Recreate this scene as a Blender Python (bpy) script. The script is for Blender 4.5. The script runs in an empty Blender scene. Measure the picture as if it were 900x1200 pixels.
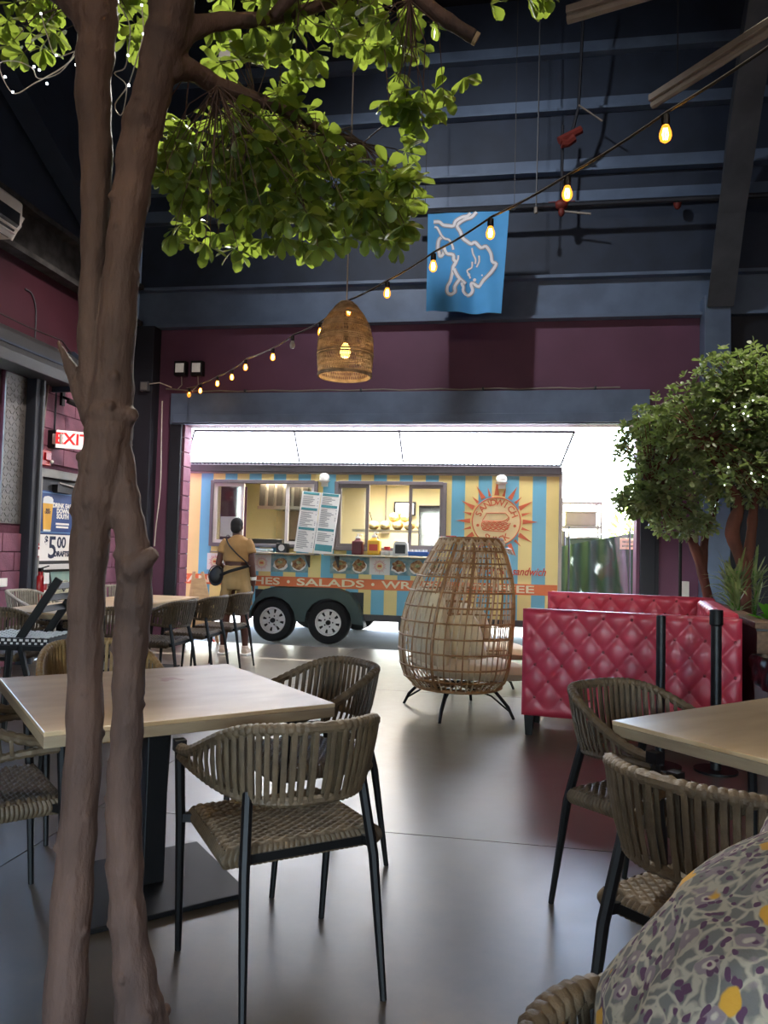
import bpy, bmesh, math, random
import numpy as np
from mathutils import Vector, Matrix

random.seed(7)
PI = math.pi
scene = bpy.context.scene
COL = scene.collection

def lin(c):
    def f(v):
        v = v / 255.0
        return v / 12.92 if v <= 0.04045 else ((v + 0.055) / 1.055) ** 2.4
    return (f(c[0]), f(c[1]), f(c[2]), 1.0)

# ------------------------------------------------------------------ camera
F = 900.0; EYE = 1.32
YAW = math.radians(9.5); PITCH = math.radians(2.85); ROLL = 0.026
fwd = Vector((-math.sin(YAW) * math.cos(PITCH), math.cos(YAW) * math.cos(PITCH), math.sin(PITCH)))
_r0 = Vector((math.cos(YAW), math.sin(YAW), 0)); _u0 = _r0.cross(fwd)
rgt = _r0 * math.cos(ROLL) + _u0 * math.sin(ROLL)
upv = -_r0 * math.sin(ROLL) + _u0 * math.cos(ROLL)
cam_d = bpy.data.cameras.new('camera'); cam = bpy.data.objects.new('camera', cam_d); COL.objects.link(cam)
cam_d.sensor_fit = 'VERTICAL'; cam_d.sensor_height = 24.0; cam_d.lens = 24.0 * F / 1200.0
cam_d.clip_start = 0.02; cam_d.clip_end = 300
m = Matrix((rgt, upv, -fwd)).transposed().to_4x4(); m.translation = (0, 0, EYE)
cam.matrix_world = m
scene.camera = cam

def at(px, py, d):
    """a point of the room, d metres ahead, from a measured place in the photograph"""
    return Vector((0, 0, EYE)) + (fwd + rgt * ((px - 450) / F) - upv * ((py - 600) / F)) * d

# ------------------------------------------------------------------ world, sun, exposure
world = bpy.data.worlds.new('sky'); scene.world = world; world.use_nodes = True
wn = world.node_tree.nodes; wl = world.node_tree.links
bg = wn['Background']
sky = wn.new('ShaderNodeTexSky'); sky.sky_type = 'NISHITA'; sky.sun_disc = False
sky.sun_elevation = math.radians(66); sky.sun_rotation = math.radians(10); sky.dust_density = 2.0; sky.air_density = 1.0
wl.new(sky.outputs['Color'], bg.inputs['Color']); bg.inputs['Strength'].default_value = 1.4
sun_d = bpy.data.lights.new('sun', 'SUN'); sun_d.energy = 16.0; sun_d.angle = math.radians(0.6); sun_d.color = (1.0, 0.96, 0.9)
sun = bpy.data.objects.new('sun', sun_d); COL.objects.link(sun)
sun.rotation_euler = (math.radians(-24), 0, math.radians(-10))
vs = scene.view_settings
vs.view_transform = 'Standard'; vs.look = 'None'; vs.gamma = 1.0; vs.use_curve_mapping = False
vs.exposure = 1.6
scene.cycles.use_denoising = True
scene.cycles.max_bounces = 10; scene.cycles.diffuse_bounces = 5; scene.cycles.transparent_max_bounces = 24
scene.cycles.sample_clamp_indirect = 8.0
scene.cycles.caustics_reflective = False; scene.cycles.caustics_refractive = False

# ------------------------------------------------------------------ materials
MATS = {}
def pmat(name, rgb, rough=0.6, metal=0.0, var=0.12, scale=8.0, bump=0.0, bscale=None, rgb2=None, spec=0.5,
         emit=None, estr=0.0, coat=0.0, stretch=None, sheen=0.0):
    m = bpy.data.materials.new(name); m.use_nodes = True
    n = m.node_tree.nodes; l = m.node_tree.links; b = n['Principled BSDF']
    b.inputs['Roughness'].default_value = rough; b.inputs['Metallic'].default_value = metal
    b.inputs['Specular IOR Level'].default_value = spec
    if coat: b.inputs['Coat Weight'].default_value = coat; b.inputs['Coat Roughness'].default_value = 0.15
    if sheen: b.inputs['Sheen Weight'].default_value = sheen
    tc = n.new('ShaderNodeTexCoord'); src = tc.outputs['Object']
    if stretch:
        mp = n.new('ShaderNodeMapping'); mp.inputs['Scale'].default_value = stretch
        l.new(src, mp.inputs['Vector']); src = mp.outputs['Vector']
    tx = n.new('ShaderNodeTexNoise'); tx.inputs['Scale'].default_value = scale; tx.inputs['Detail'].default_value = 5
    l.new(src, tx.inputs['Vector'])
    rp = n.new('ShaderNodeValToRGB')
    c = lin(rgb); c2 = lin(rgb2) if rgb2 else tuple(min(1, x * (1 + var)) for x in c[:3]) + (1,)
    c1 = c if rgb2 else tuple(x * (1 - var) for x in c[:3]) + (1,)
    rp.color_ramp.elements[0].position = 0.35; rp.color_ramp.elements[1].position = 0.65
    rp.color_ramp.elements[0].color = c1; rp.color_ramp.elements[1].color = c2
    l.new(tx.outputs['Fac'], rp.inputs['Fac']); l.new(rp.outputs['Color'], b.inputs['Base Color'])
    if bump:
        t2 = n.new('ShaderNodeTexNoise'); t2.inputs['Scale'].default_value = bscale or scale * 4; t2.inputs['Detail'].default_value = 4
        l.new(src, t2.inputs['Vector'])
        bp = n.new('ShaderNodeBump'); bp.inputs['Strength'].default_value = bump; bp.inputs['Distance'].default_value = 0.01
        l.new(t2.outputs['Fac'], bp.inputs['Height']); l.new(bp.outputs['Normal'], b.inputs['Normal'])
    if emit:
        b.inputs['Emission Color'].default_value = lin(emit); b.inputs['Emission Strength'].default_value = estr
    MATS[name] = m
    return m

def leaf_mat(name, rgb, rgb2, trans, tw=0.5, rough=0.4):
    m = bpy.data.materials.new(name); m.use_nodes = True
    n = m.node_tree.nodes; l = m.node_tree.links; b = n['Principled BSDF']; out = n['Material Output']
    tc = n.new('ShaderNodeTexCoord'); tx = n.new('ShaderNodeTexNoise'); tx.inputs['Scale'].default_value = 9
    gi = n.new('ShaderNodeNewGeometry')
    l.new(gi.outputs['Position'], tx.inputs['Vector'])
    rp = n.new('ShaderNodeValToRGB'); rp.color_ramp.elements[0].color = lin(rgb); rp.color_ramp.elements[1].color = lin(rgb2)
    rp.color_ramp.elements[0].position = 0.35; rp.color_ramp.elements[1].position = 0.7
    l.new(tx.outputs['Fac'], rp.inputs['Fac']); l.new(rp.outputs['Color'], b.inputs['Base Color'])
    b.inputs['Roughness'].default_value = rough
    t = n.new('ShaderNodeBsdfTranslucent'); t.inputs['Color'].default_value = lin(trans)
    mx = n.new('ShaderNodeMixShader'); mx.inputs['Fac'].default_value = tw
    l.new(b.outputs[0], mx.inputs[1]); l.new(t.outputs[0], mx.inputs[2]); l.new(mx.outputs[0], out.inputs['Surface'])
    MATS[name] = m
    return m

def glass_mat(name, tint, alpha, rough=0.05):
    """thin clear pane: mostly see-through, with a gloss"""
    m = bpy.data.materials.new(name); m.use_nodes = True
    n = m.node_tree.nodes; l = m.node_tree.links; out = n['Material Output']; n.remove(n['Principled BSDF'])
    tr = n.new('ShaderNodeBsdfTransparent'); tr.inputs['Color'].default_value = lin(tint)
    gl = n.new('ShaderNodeBsdfGlossy'); gl.inputs['Roughness'].default_value = rough
    tc = n.new('ShaderNodeTexCoord'); tx = n.new('ShaderNodeTexNoise'); tx.inputs['Scale'].default_value = 3
    l.new(tc.outputs['Object'], tx.inputs['Vector'])
    mr = n.new('ShaderNodeMapRange'); mr.inputs['To Min'].default_value = alpha * 0.6; mr.inputs['To Max'].default_value = alpha * 1.4
    l.new(tx.outputs['Fac'], mr.inputs['Value'])
    mx = n.new('ShaderNodeMixShader'); l.new(mr.outputs[0], mx.inputs['Fac'])
    l.new(tr.outputs[0], mx.inputs[1]); l.new(gl.outputs[0], mx.inputs[2]); l.new(mx.outputs[0], out.inputs['Surface'])
    MATS[name] = m
    return m

def translucent_mat(name, rgb, w):
    m = bpy.data.materials.new(name); m.use_nodes = True
    n = m.node_tree.nodes; l = m.node_tree.links; out = n['Material Output']; b = n['Principled BSDF']
    tc = n.new('ShaderNodeTexCoord'); tx = n.new('ShaderNodeTexNoise'); tx.inputs['Scale'].default_value = 4
    l.new(tc.outputs['Object'], tx.inputs['Vector'])
    rp = n.new('ShaderNodeValToRGB'); c = lin(rgb)
    rp.color_ramp.elements[0].color = tuple(x * .9 for x in c[:3]) + (1,); rp.color_ramp.elements[1].color = c
    l.new(tx.outputs['Fac'], rp.inputs['Fac']); l.new(rp.outputs[0], b.inputs['Base Color'])
    b.inputs['Roughness'].default_value = 0.8
    t = n.new('ShaderNodeBsdfTranslucent'); l.new(rp.outputs[0], t.inputs['Color'])
    mx = n.new('ShaderNodeMixShader'); mx.inputs['Fac'].default_value = w
    l.new(b.outputs[0], mx.inputs[1]); l.new(t.outputs[0], mx.inputs[2]); l.new(mx.outputs[0], out.inputs['Surface'])
    MATS[name] = m
    return m

pmat('plum_paint', (58, 19, 33), 0.6, var=.1, scale=2, bump=.05, bscale=30)
pmat('plum_hazed', (106, 68, 92), 0.65, var=.1, scale=1.5, bump=.04, bscale=25)  # plum lightened; glare from the bright opening is in the colour
pmat('block_plum', (126, 80, 98), 0.75, var=.14, scale=5, bump=.5, bscale=60)
pmat('mortar_plum', (88, 46, 62), 0.9, scale=20, bump=.3)
pmat('navy_steel_hazed', (100, 119, 146), 0.5, var=.15, scale=3, bump=.05)  # blue lightened; lens haze is mixed into the colour
pmat('pier_shaded', (30, 34, 44), 0.6, var=.15, scale=3)  # navy darkened for the piers; their backlit shade is in the colour
pmat('navy_dark_hazed', (46, 58, 77), 0.6, var=.15, scale=3)  # dark navy raised to hold the veiling glare
pmat('roof_dark', (20, 24, 33), 0.7, var=.2, scale=1.5)
pmat('steel_grey', (72, 76, 82), 0.5, var=.2, scale=4, bump=.1)
pmat('worn_beam', (58, 58, 58), 0.7, var=.5, scale=7, bump=.2)
pmat('pipe_pale', (150, 142, 132), 0.5, var=.1)
pmat('pipe_dark', (38, 42, 50), 0.5, var=.1)
pmat('black_metal', (12, 12, 13), 0.5, var=.1, spec=.3)
pmat('black_plastic', (14, 14, 16), 0.45, var=.1)
pmat('white_plastic', (225, 225, 220), 0.45, var=.04)
pmat('white_metal', (215, 215, 212), 0.4, var=.05)
pmat('grey_plastic', (120, 120, 118), 0.5, var=.06)
pmat('red_gloss', (150, 20, 28), 0.35, var=.06)
pmat('red_alarm', (165, 25, 30), 0.4, var=.05)
pmat('asphalt', (64, 64, 62), 0.9, var=.15, scale=2, bump=.2, bscale=60)
pmat('concrete_out', (88, 84, 77), 0.85, var=.12, scale=2, bump=.2, bscale=60)
pmat('rope', (88, 73, 54), 0.6, var=.22, scale=22, bump=.25, bscale=160)
pmat('rope_lit', (152, 122, 78), 0.55, var=.2, scale=22, bump=.25, bscale=160)  # same rope as above, golden lamplight put into the colour
pmat('rope_pale', (150, 145, 132), 0.6, var=.15, scale=22)
pmat('table_top', (186, 156, 116), 0.36, rgb2=(204, 178, 140), scale=3, bump=.04, bscale=90, stretch=(1, 3, 1))
pmat('table_edge', (140, 122, 98), 0.55, rgb2=(158, 140, 114), scale=5, stretch=(1, 1, 6))
pmat('wood_ledge', (122, 92, 66), 0.6, rgb2=(92, 68, 48), scale=6, bump=.15, stretch=(6, 1, 6))
pmat('wood_pale', (205, 172, 128), 0.6, rgb2=(184, 150, 108), scale=6, stretch=(1, 1, 5))
pmat('bark', (98, 74, 63), 0.8, rgb2=(66, 49, 42), scale=7, bump=1.0, bscale=40, stretch=(1, 1, .4))
pmat('bark_red', (112, 66, 52), 0.85, rgb2=(84, 50, 40), scale=7, bump=.5, bscale=22, stretch=(1, 1, .45))
pmat('bark_cut', (196, 170, 135), 0.8, var=.1)
pmat('soil', (48, 38, 30), 0.95, var=.3, scale=30, bump=.6)
pmat('red_leather', (188, 52, 74), 0.46, var=.07, scale=6, bump=.06, bscale=200, coat=.15)
pmat('red_button', (122, 20, 40), 0.4, var=.05)
pmat('rattan', (176, 132, 84), 0.5, rgb2=(138, 98, 60), scale=14, bump=.1)
pmat('rattan_pale', (214, 190, 158), 0.55, rgb2=(186, 158, 122), scale=16, bump=.1)
pmat('lamp_rattan', (212, 192, 162), 0.7, rgb2=(164, 144, 116), scale=18, bump=.2)
pmat('cushion', (226, 204, 166), 0.85, var=.06, scale=4, bump=.15, bscale=20, sheen=.2)
pmat('cushion_pink', (214, 150, 128), 0.85, var=.08, scale=4, bump=.15, bscale=20)
pmat('skin_brown', (82, 48, 36), 0.55, var=.08, scale=12)
pmat('skin_light', (196, 150, 122), 0.5, var=.06, scale=12)
pmat('hair_black', (9, 8, 8), 0.85, var=.2, scale=60, bump=.4, bscale=140)
pmat('hair_brown', (66, 44, 30), 0.5, var=.25, scale=40, bump=.4, bscale=140)
pmat('tan_cloth', (150, 116, 72), 0.9, var=.08, scale=9, bump=.25, bscale=14)
pmat('tan_cloth_shorts', (148, 122, 80), 0.9, var=.08, scale=9, bump=.25, bscale=14)
pmat('shoe', (226, 206, 186), 0.7, var=.06)
pmat('sole_white', (238, 234, 226), 0.6, var=.03)
pmat('dark_pants', (40, 44, 58), 0.9, var=.1)
pmat('bag_black', (16, 18, 20), 0.5, var=.1)
pmat('tyre', (22, 23, 24), 0.85, var=.15, scale=14, bump=.15)
pmat('rim_white', (228, 228, 226), 0.4, var=.03)
pmat('fender', (52, 70, 66), 0.5, var=.08, scale=3)
pmat('trailer_frame', (70, 66, 66), 0.5, var=.12, scale=4)
pmat('trailer_trim', (150, 140, 132), 0.4, var=.08, metal=.3)
pmat('band_orange', (224, 118, 64), 0.45, var=.04)
pmat('letter_cream', (240, 226, 188), 0.5, var=.02)
pmat('letter_red', (206, 80, 60), 0.5, var=.03)
pmat('ray_orange', (214, 106, 66), 0.5, var=.04)
pmat('logo_cream', (236, 214, 160), 0.5, var=.03)
pmat('cream_wall', (238, 224, 182), 0.5, var=.05, scale=2)
pmat('stainless', (170, 160, 140), 0.3, metal=.9, var=.1, scale=3)
pmat('hood_dark', (58, 52, 44), 0.4, metal=.7, var=.2)
pmat('window_frame_grey', (118, 110, 112), 0.4, var=.06, metal=.3)
pmat('window_frame_white', (226, 218, 214), 0.4, var=.04)
pmat('paper', (236, 234, 228), 0.6, var=.02)
pmat('paper_grey', (150, 150, 148), 0.7, var=.05)
pmat('teal_print', (70, 140, 146), 0.6, var=.04)
pmat('food_brown', (122, 72, 46), 0.7, rgb2=(196, 160, 110), scale=26, bump=.4)
pmat('food_green', (96, 120, 62), 0.7, rgb2=(190, 190, 150), scale=30)
pmat('photo_bg', (92, 138, 152), 0.5, rgb2=(156, 176, 172), scale=12)
pmat('bread', (214, 166, 92), 0.7, rgb2=(238, 208, 140), scale=16, bump=.2)
pmat('bread_bag', (220, 196, 150), 0.3, rgb2=(240, 228, 190), scale=10)
pmat('sauce_red', (92, 22, 34), 0.35, var=.1)
pmat('sauce_yellow', (224, 172, 40), 0.35, var=.06)
pmat('screen_white', (235, 238, 240), 0.4, var=.02, emit=(235, 240, 245), estr=0.7)
pmat('poster_blue', (24, 54, 110), 0.5, rgb2=(34, 72, 134), scale=3)
pmat('poster_line', (120, 170, 214), 0.5, var=.03)
pmat('beer', (216, 160, 44), 0.4, rgb2=(236, 190, 84), scale=6, stretch=(1, 1, .4))
pmat('beer_foam', (214, 220, 222), 0.6, var=.04)
pmat('print_navy', (30, 38, 68), 0.6, var=.03)
pmat('poster_sand', (206, 196, 168), 0.5, rgb2=(176, 188, 168), scale=2.2)
pmat('poster_sea', (136, 168, 160), 0.5, rgb2=(160, 184, 172), scale=4)
pmat('exit_white', (240, 236, 232), 0.5, var=.02, emit=(255, 245, 240), estr=.25)
pmat('exit_red', (206, 40, 44), 0.5, var=.02, emit=(220, 30, 36), estr=.35)
pmat('door_dark', (40, 40, 44), 0.5, var=.1)
pmat('door_frame_grey', (130, 130, 124), 0.5, var=.08)
pmat('flag_blue', (84, 170, 234), 0.75, var=.05, scale=3, bump=.05)
pmat('flag_silver', (244, 244, 248), 0.7, var=.04)
pmat('flag_grey', (170, 172, 180), 0.7, var=.04)
pmat('cord_pale', (196, 190, 180), 0.5, var=.05)
pmat('cord_dark', (40, 38, 36), 0.5, var=.05)
pmat('bulb_glow', (255, 200, 110), 0.3, emit=(255, 190, 96), estr=2.6)
pmat('filament', (255, 220, 150), 0.3, emit=(255, 214, 130), estr=40.0)
pmat('bulb_off', (205, 205, 200), 0.2, var=.03)
pmat('fairy_glow', (255, 255, 255), 0.3, emit=(235, 244, 255), estr=5.0)
pmat('led_glow', (255, 255, 255), 0.3, emit=(255, 250, 240), estr=3.0)
pmat('lens_white', (215, 214, 206), 0.3, emit=(255, 250, 240), estr=0.05)
pmat('rust_red', (118, 44, 36), 0.6, var=.15)
pmat('trash_grey', (136, 134, 128), 0.6, var=.06)
pmat('trash_bag', (12, 12, 13), 0.28, var=.2, scale=12, bump=.8, bscale=18)
pmat('tarp_green', (52, 84, 66), 0.5, var=.12, scale=3, bump=.2, bscale=9)
pmat('bin_grey', (92, 104, 104), 0.5, var=.08)
pmat('rack_grey', (140, 138, 134), 0.4, metal=.5, var=.08)
pmat('sticker_blue', (36, 92, 170), 0.5, var=.05)
pmat('checker_black', (14, 14, 14), 0.5, var=.05)
pmat('hood_paint', (48, 50, 52), 0.5, var=.1)
pmat('diamond_plate', (112, 110, 108), 0.5, metal=.6, var=.15, scale=5)
leaf_mat('leaf_main', (44, 66, 42), (86, 112, 58), (170, 192, 74), .42)
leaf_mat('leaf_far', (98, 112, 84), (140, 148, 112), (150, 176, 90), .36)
leaf_mat('leaf_strap', (84, 106, 66), (158, 164, 112), (150, 170, 96), .3)
leaf_mat('leaf_glossy', (44, 110, 36), (70, 140, 46), (130, 200, 60), .3, .25)
leaf_mat('leaf_outdoor', (96, 142, 48), (150, 184, 70), (190, 220, 80), .4)
glass_mat('clear_glass', (244, 246, 246), .10)
glass_mat('vinyl', (206, 216, 212), .10, .12)
translucent_mat('awning_cloth', (250, 250, 250), .5)
translucent_mat('bulb_glass', (255, 214, 140), .6)

def stripe_material():
    m = bpy.data.materials.new('trailer_stripes'); m.use_nodes = True
    n = m.node_tree.nodes; l = m.node_tree.links; b = n['Principled BSDF']; b.inputs['Roughness'].default_value = .38
    g = n.new('ShaderNodeTexCoord'); sx = n.new('ShaderNodeSeparateXYZ'); l.new(g.outputs['Object'], sx.inputs[0])
    a = n.new('ShaderNodeMath'); a.operation = 'ADD'; a.inputs[1].default_value = 100 * 0.366 + STRIPE_PHASE
    l.new(sx.outputs['X'], a.inputs[0])
    d = n.new('ShaderNodeMath'); d.operation = 'DIVIDE'; d.inputs[1].default_value = 0.366; l.new(a.outputs[0], d.inputs[0])
    fr = n.new('ShaderNodeMath'); fr.operation = 'FRACT'; l.new(d.outputs[0], fr.inputs[0])
    gt = n.new('ShaderNodeMath'); gt.operation = 'GREATER_THAN'; gt.inputs[1].default_value = .5; l.new(fr.outputs[0], gt.inputs[0])
    tx = n.new('ShaderNodeTexNoise'); tx.inputs['Scale'].default_value = 2.5; l.new(g.outputs['Object'], tx.inputs['Vector'])
    mx = n.new('ShaderNodeMix'); mx.data_type = 'RGBA'
    mx.inputs['A'].default_value = lin((112, 182, 206)); mx.inputs['B'].default_value = lin((236, 216, 140))
    l.new(gt.outputs[0], mx.inputs['Factor'])
    hs = n.new('ShaderNodeHueSaturation'); mr = n.new('ShaderNodeMapRange'); mr.inputs['To Min'].default_value = .9; mr.inputs['To Max'].default_value = 1.08
    l.new(tx.outputs['Fac'], mr.inputs['Value']); l.new(mr.outputs[0], hs.inputs['Value']); l.new(mx.outputs['Result'], hs.inputs['Color'])
    l.new(hs.outputs[0], b.inputs['Base Color'])
    MATS['trailer_stripes'] = m
# blue stripe starts at X = -0.83 (thing-local X = world X + 2.08)
STRIPE_PHASE = -(-0.83 + 2.08)
stripe_material()

def floor_material():
    m = bpy.data.materials.new('polished_concrete'); m.use_nodes = True
    n = m.node_tree.nodes; l = m.node_tree.links; b = n['Principled BSDF']
    g = n.new('ShaderNodeNewGeometry')
    t1 = n.new('ShaderNodeTexNoise'); t1.inputs['Scale'].default_value = .9; t1.inputs['Detail'].default_value = 8; t1.inputs['Roughness'].default_value = .65
    t2 = n.new('ShaderNodeTexNoise'); t2.inputs['Scale'].default_value = 9; t2.inputs['Detail'].default_value = 9; t2.inputs['Roughness'].default_value = .68
    t3 = n.new('ShaderNodeTexNoise'); t3.inputs['Scale'].default_value = 48; t3.inputs['Detail'].default_value = 8; t3.inputs['Roughness'].default_value = .7
    for t in (t1, t2, t3): l.new(g.outputs['Position'], t.inputs['Vector'])
    rp = n.new('ShaderNodeValToRGB'); e = rp.color_ramp.elements
    e[0].position = .25; e[0].color = lin((42, 36, 29)); e[1].position = .72; e[1].color = lin((104, 92, 76))
    mxx = n.new('ShaderNodeMix'); mxx.data_type = 'FLOAT'; mxx.inputs[0].default_value = .4
    l.new(t1.outputs['Fac'], mxx.inputs[2]); l.new(t2.outputs['Fac'], mxx.inputs[3])
    l.new(mxx.outputs[0], rp.inputs['Fac']); l.new(rp.outputs[0], b.inputs['Base Color'])
    mr = n.new('ShaderNodeMapRange'); mr.inputs['From Min'].default_value = .25; mr.inputs['From Max'].default_value = .75
    mr.inputs['To Min'].default_value = .29; mr.inputs['To Max'].default_value = .42
    l.new(t2.outputs['Fac'], mr.inputs['Value']); l.new(mr.outputs[0], b.inputs['Roughness'])
    bp = n.new('ShaderNodeBump'); bp.inputs['Strength'].default_value = .03; bp.inputs['Distance'].default_value = .002
    ad = n.new('ShaderNodeMath'); ad.operation = 'ADD'; l.new(t2.outputs['Fac'], ad.inputs[0])
    ml = n.new('ShaderNodeMath'); ml.operation = 'MULTIPLY'; ml.inputs[1].default_value = .25; l.new(t3.outputs['Fac'], ml.inputs[0]); l.new(ml.outputs[0], ad.inputs[1])
    l.new(ad.outputs[0], bp.inputs['Height']); l.new(bp.outputs['Normal'], b.inputs['Normal'])
    b.inputs['Specular IOR Level'].default_value = .8; b.inputs['Coat Weight'].default_value = .5; b.inputs['Coat Roughness'].default_value = .32
    MATS['polished_concrete'] = m
floor_material()

def floral_material():
    m = bpy.data.materials.new('floral_print'); m.use_nodes = True
    n = m.node_tree.nodes; l = m.node_tree.links; b = n['Principled BSDF']; b.inputs['Roughness'].default_value = .9
    tc = n.new('ShaderNodeTexCoord'); wv = n.new('ShaderNodeTexNoise'); wv.inputs['Scale'].default_value = 16; wv.inputs['Detail'].default_value = 3
    l.new(tc.outputs['Object'], wv.inputs['Vector'])
    sc = n.new('ShaderNodeVectorMath'); sc.operation = 'SCALE'; sc.inputs['Scale'].default_value = .055; l.new(wv.outputs['Color'], sc.inputs[0])
    ad = n.new('ShaderNodeVectorMath'); ad.operation = 'ADD'; l.new(tc.outputs['Object'], ad.inputs[0]); l.new(sc.outputs[0], ad.inputs[1])
    def layer(scale, lo, hi, col, prev, feat='F1', shift=0):
        mp = n.new('ShaderNodeMapping'); mp.inputs['Location'].default_value = (shift, shift * .7, shift * .3)
        l.new(ad.outputs[0], mp.inputs['Vector'])
        v = n.new('ShaderNodeTexVoronoi'); v.inputs['Scale'].default_value = scale; v.feature = feat
        l.new(mp.outputs[0], v.inputs['Vector'])
        r = n.new('ShaderNodeMapRange'); r.inputs['From Min'].default_value = lo; r.inputs['From Max'].default_value = hi
        r.inputs['To Min'].default_value = 1; r.inputs['To Max'].default_value = 0; l.new(v.outputs['Distance'], r.inputs['Value'])
        mx = n.new('ShaderNodeMix'); mx.data_type = 'RGBA'; l.new(r.outputs[0], mx.inputs['Factor'])
        mx.inputs['B'].default_value = lin(col)
        if isinstance(prev, tuple): mx.inputs['A'].default_value = lin(prev)
        else: l.new(prev, mx.inputs['A'])
        return mx.outputs['Result']
    c = layer(48, .05, .16, (160, 154, 138), (100, 100, 98), 'DISTANCE_TO_EDGE', 2.1)
    c = layer(30, .34, .40, (124, 112, 118), c, 'F1', 0)
    c = layer(66, .30, .36, (78, 50, 76), c, 'F1', 1.3)
    c = layer(30, .17, .22, (172, 164, 150), c, 'F1', 0)
    c = layer(30, .09, .13, (84, 44, 76), c, 'F1', 0)
    c = layer(19, .23, .27, (190, 144, 48), c, 'F1', 5.7)
    l.new(c, b.inputs['Base Color'])
    t2 = n.new('ShaderNodeTexNoise'); t2.inputs['Scale'].default_value = 240; l.new(tc.outputs['Object'], t2.inputs['Vector'])
    bp = n.new('ShaderNodeBump'); bp.inputs['Strength'].default_value = .25; bp.inputs['Distance'].default_value = .003
    l.new(t2.outputs['Fac'], bp.inputs['Height']); l.new(bp.outputs[0], b.inputs['Normal'])
    MATS['floral_print'] = m
floral_material()

def stained_table_material():
    """table laminate with one reddish spill mark on it"""
    m = MATS['table_top'].copy(); m.name = 'table_top_stained'
    n = m.node_tree.nodes; l = m.node_tree.links; b = n['Principled BSDF']
    rp = b.inputs['Base Color'].links[0].from_socket
    tc = n.new('ShaderNodeTexCoord'); vm = n.new('ShaderNodeVectorMath'); vm.operation = 'DISTANCE'; vm.inputs[1].default_value = (.12, .22, .75)
    l.new(tc.outputs['Object'], vm.inputs[0])
    tx = n.new('ShaderNodeTexNoise'); tx.inputs['Scale'].default_value = 26; l.new(tc.outputs['Object'], tx.inputs['Vector'])
    a = n.new('ShaderNodeMath'); a.operation = 'MULTIPLY'; a.inputs[1].default_value = .12; l.new(tx.outputs['Fac'], a.inputs[0])
    s = n.new('ShaderNodeMath'); s.operation = 'ADD'; l.new(vm.outputs['Value'], s.inputs[0]); l.new(a.outputs[0], s.inputs[1])
    r = n.new('ShaderNodeMapRange'); r.inputs['From Min'].default_value = .09; r.inputs['From Max'].default_value = .12
    r.inputs['To Min'].default_value = .55; r.inputs['To Max'].default_value = 0; l.new(s.outputs[0], r.inputs['Value'])
    mx = n.new('ShaderNodeMix'); mx.data_type = 'RGBA'; l.new(r.outputs[0], mx.inputs['Factor']); l.new(rp, mx.inputs['A'])
    mx.inputs['B'].default_value = lin((158, 74, 52)); l.new(mx.outputs['Result'], b.inputs['Base Color'])
    MATS['table_top_stained'] = m
stained_table_material()

# ------------------------------------------------------------------ mesh helpers
def xf(o):
    """thing frame -> room, kept by hand so nothing waits for a depsgraph update"""
    M = Matrix.LocRotScale(o.location, o.rotation_euler, o.scale)
    return xf(o.parent) @ M if o.parent else M

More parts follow.
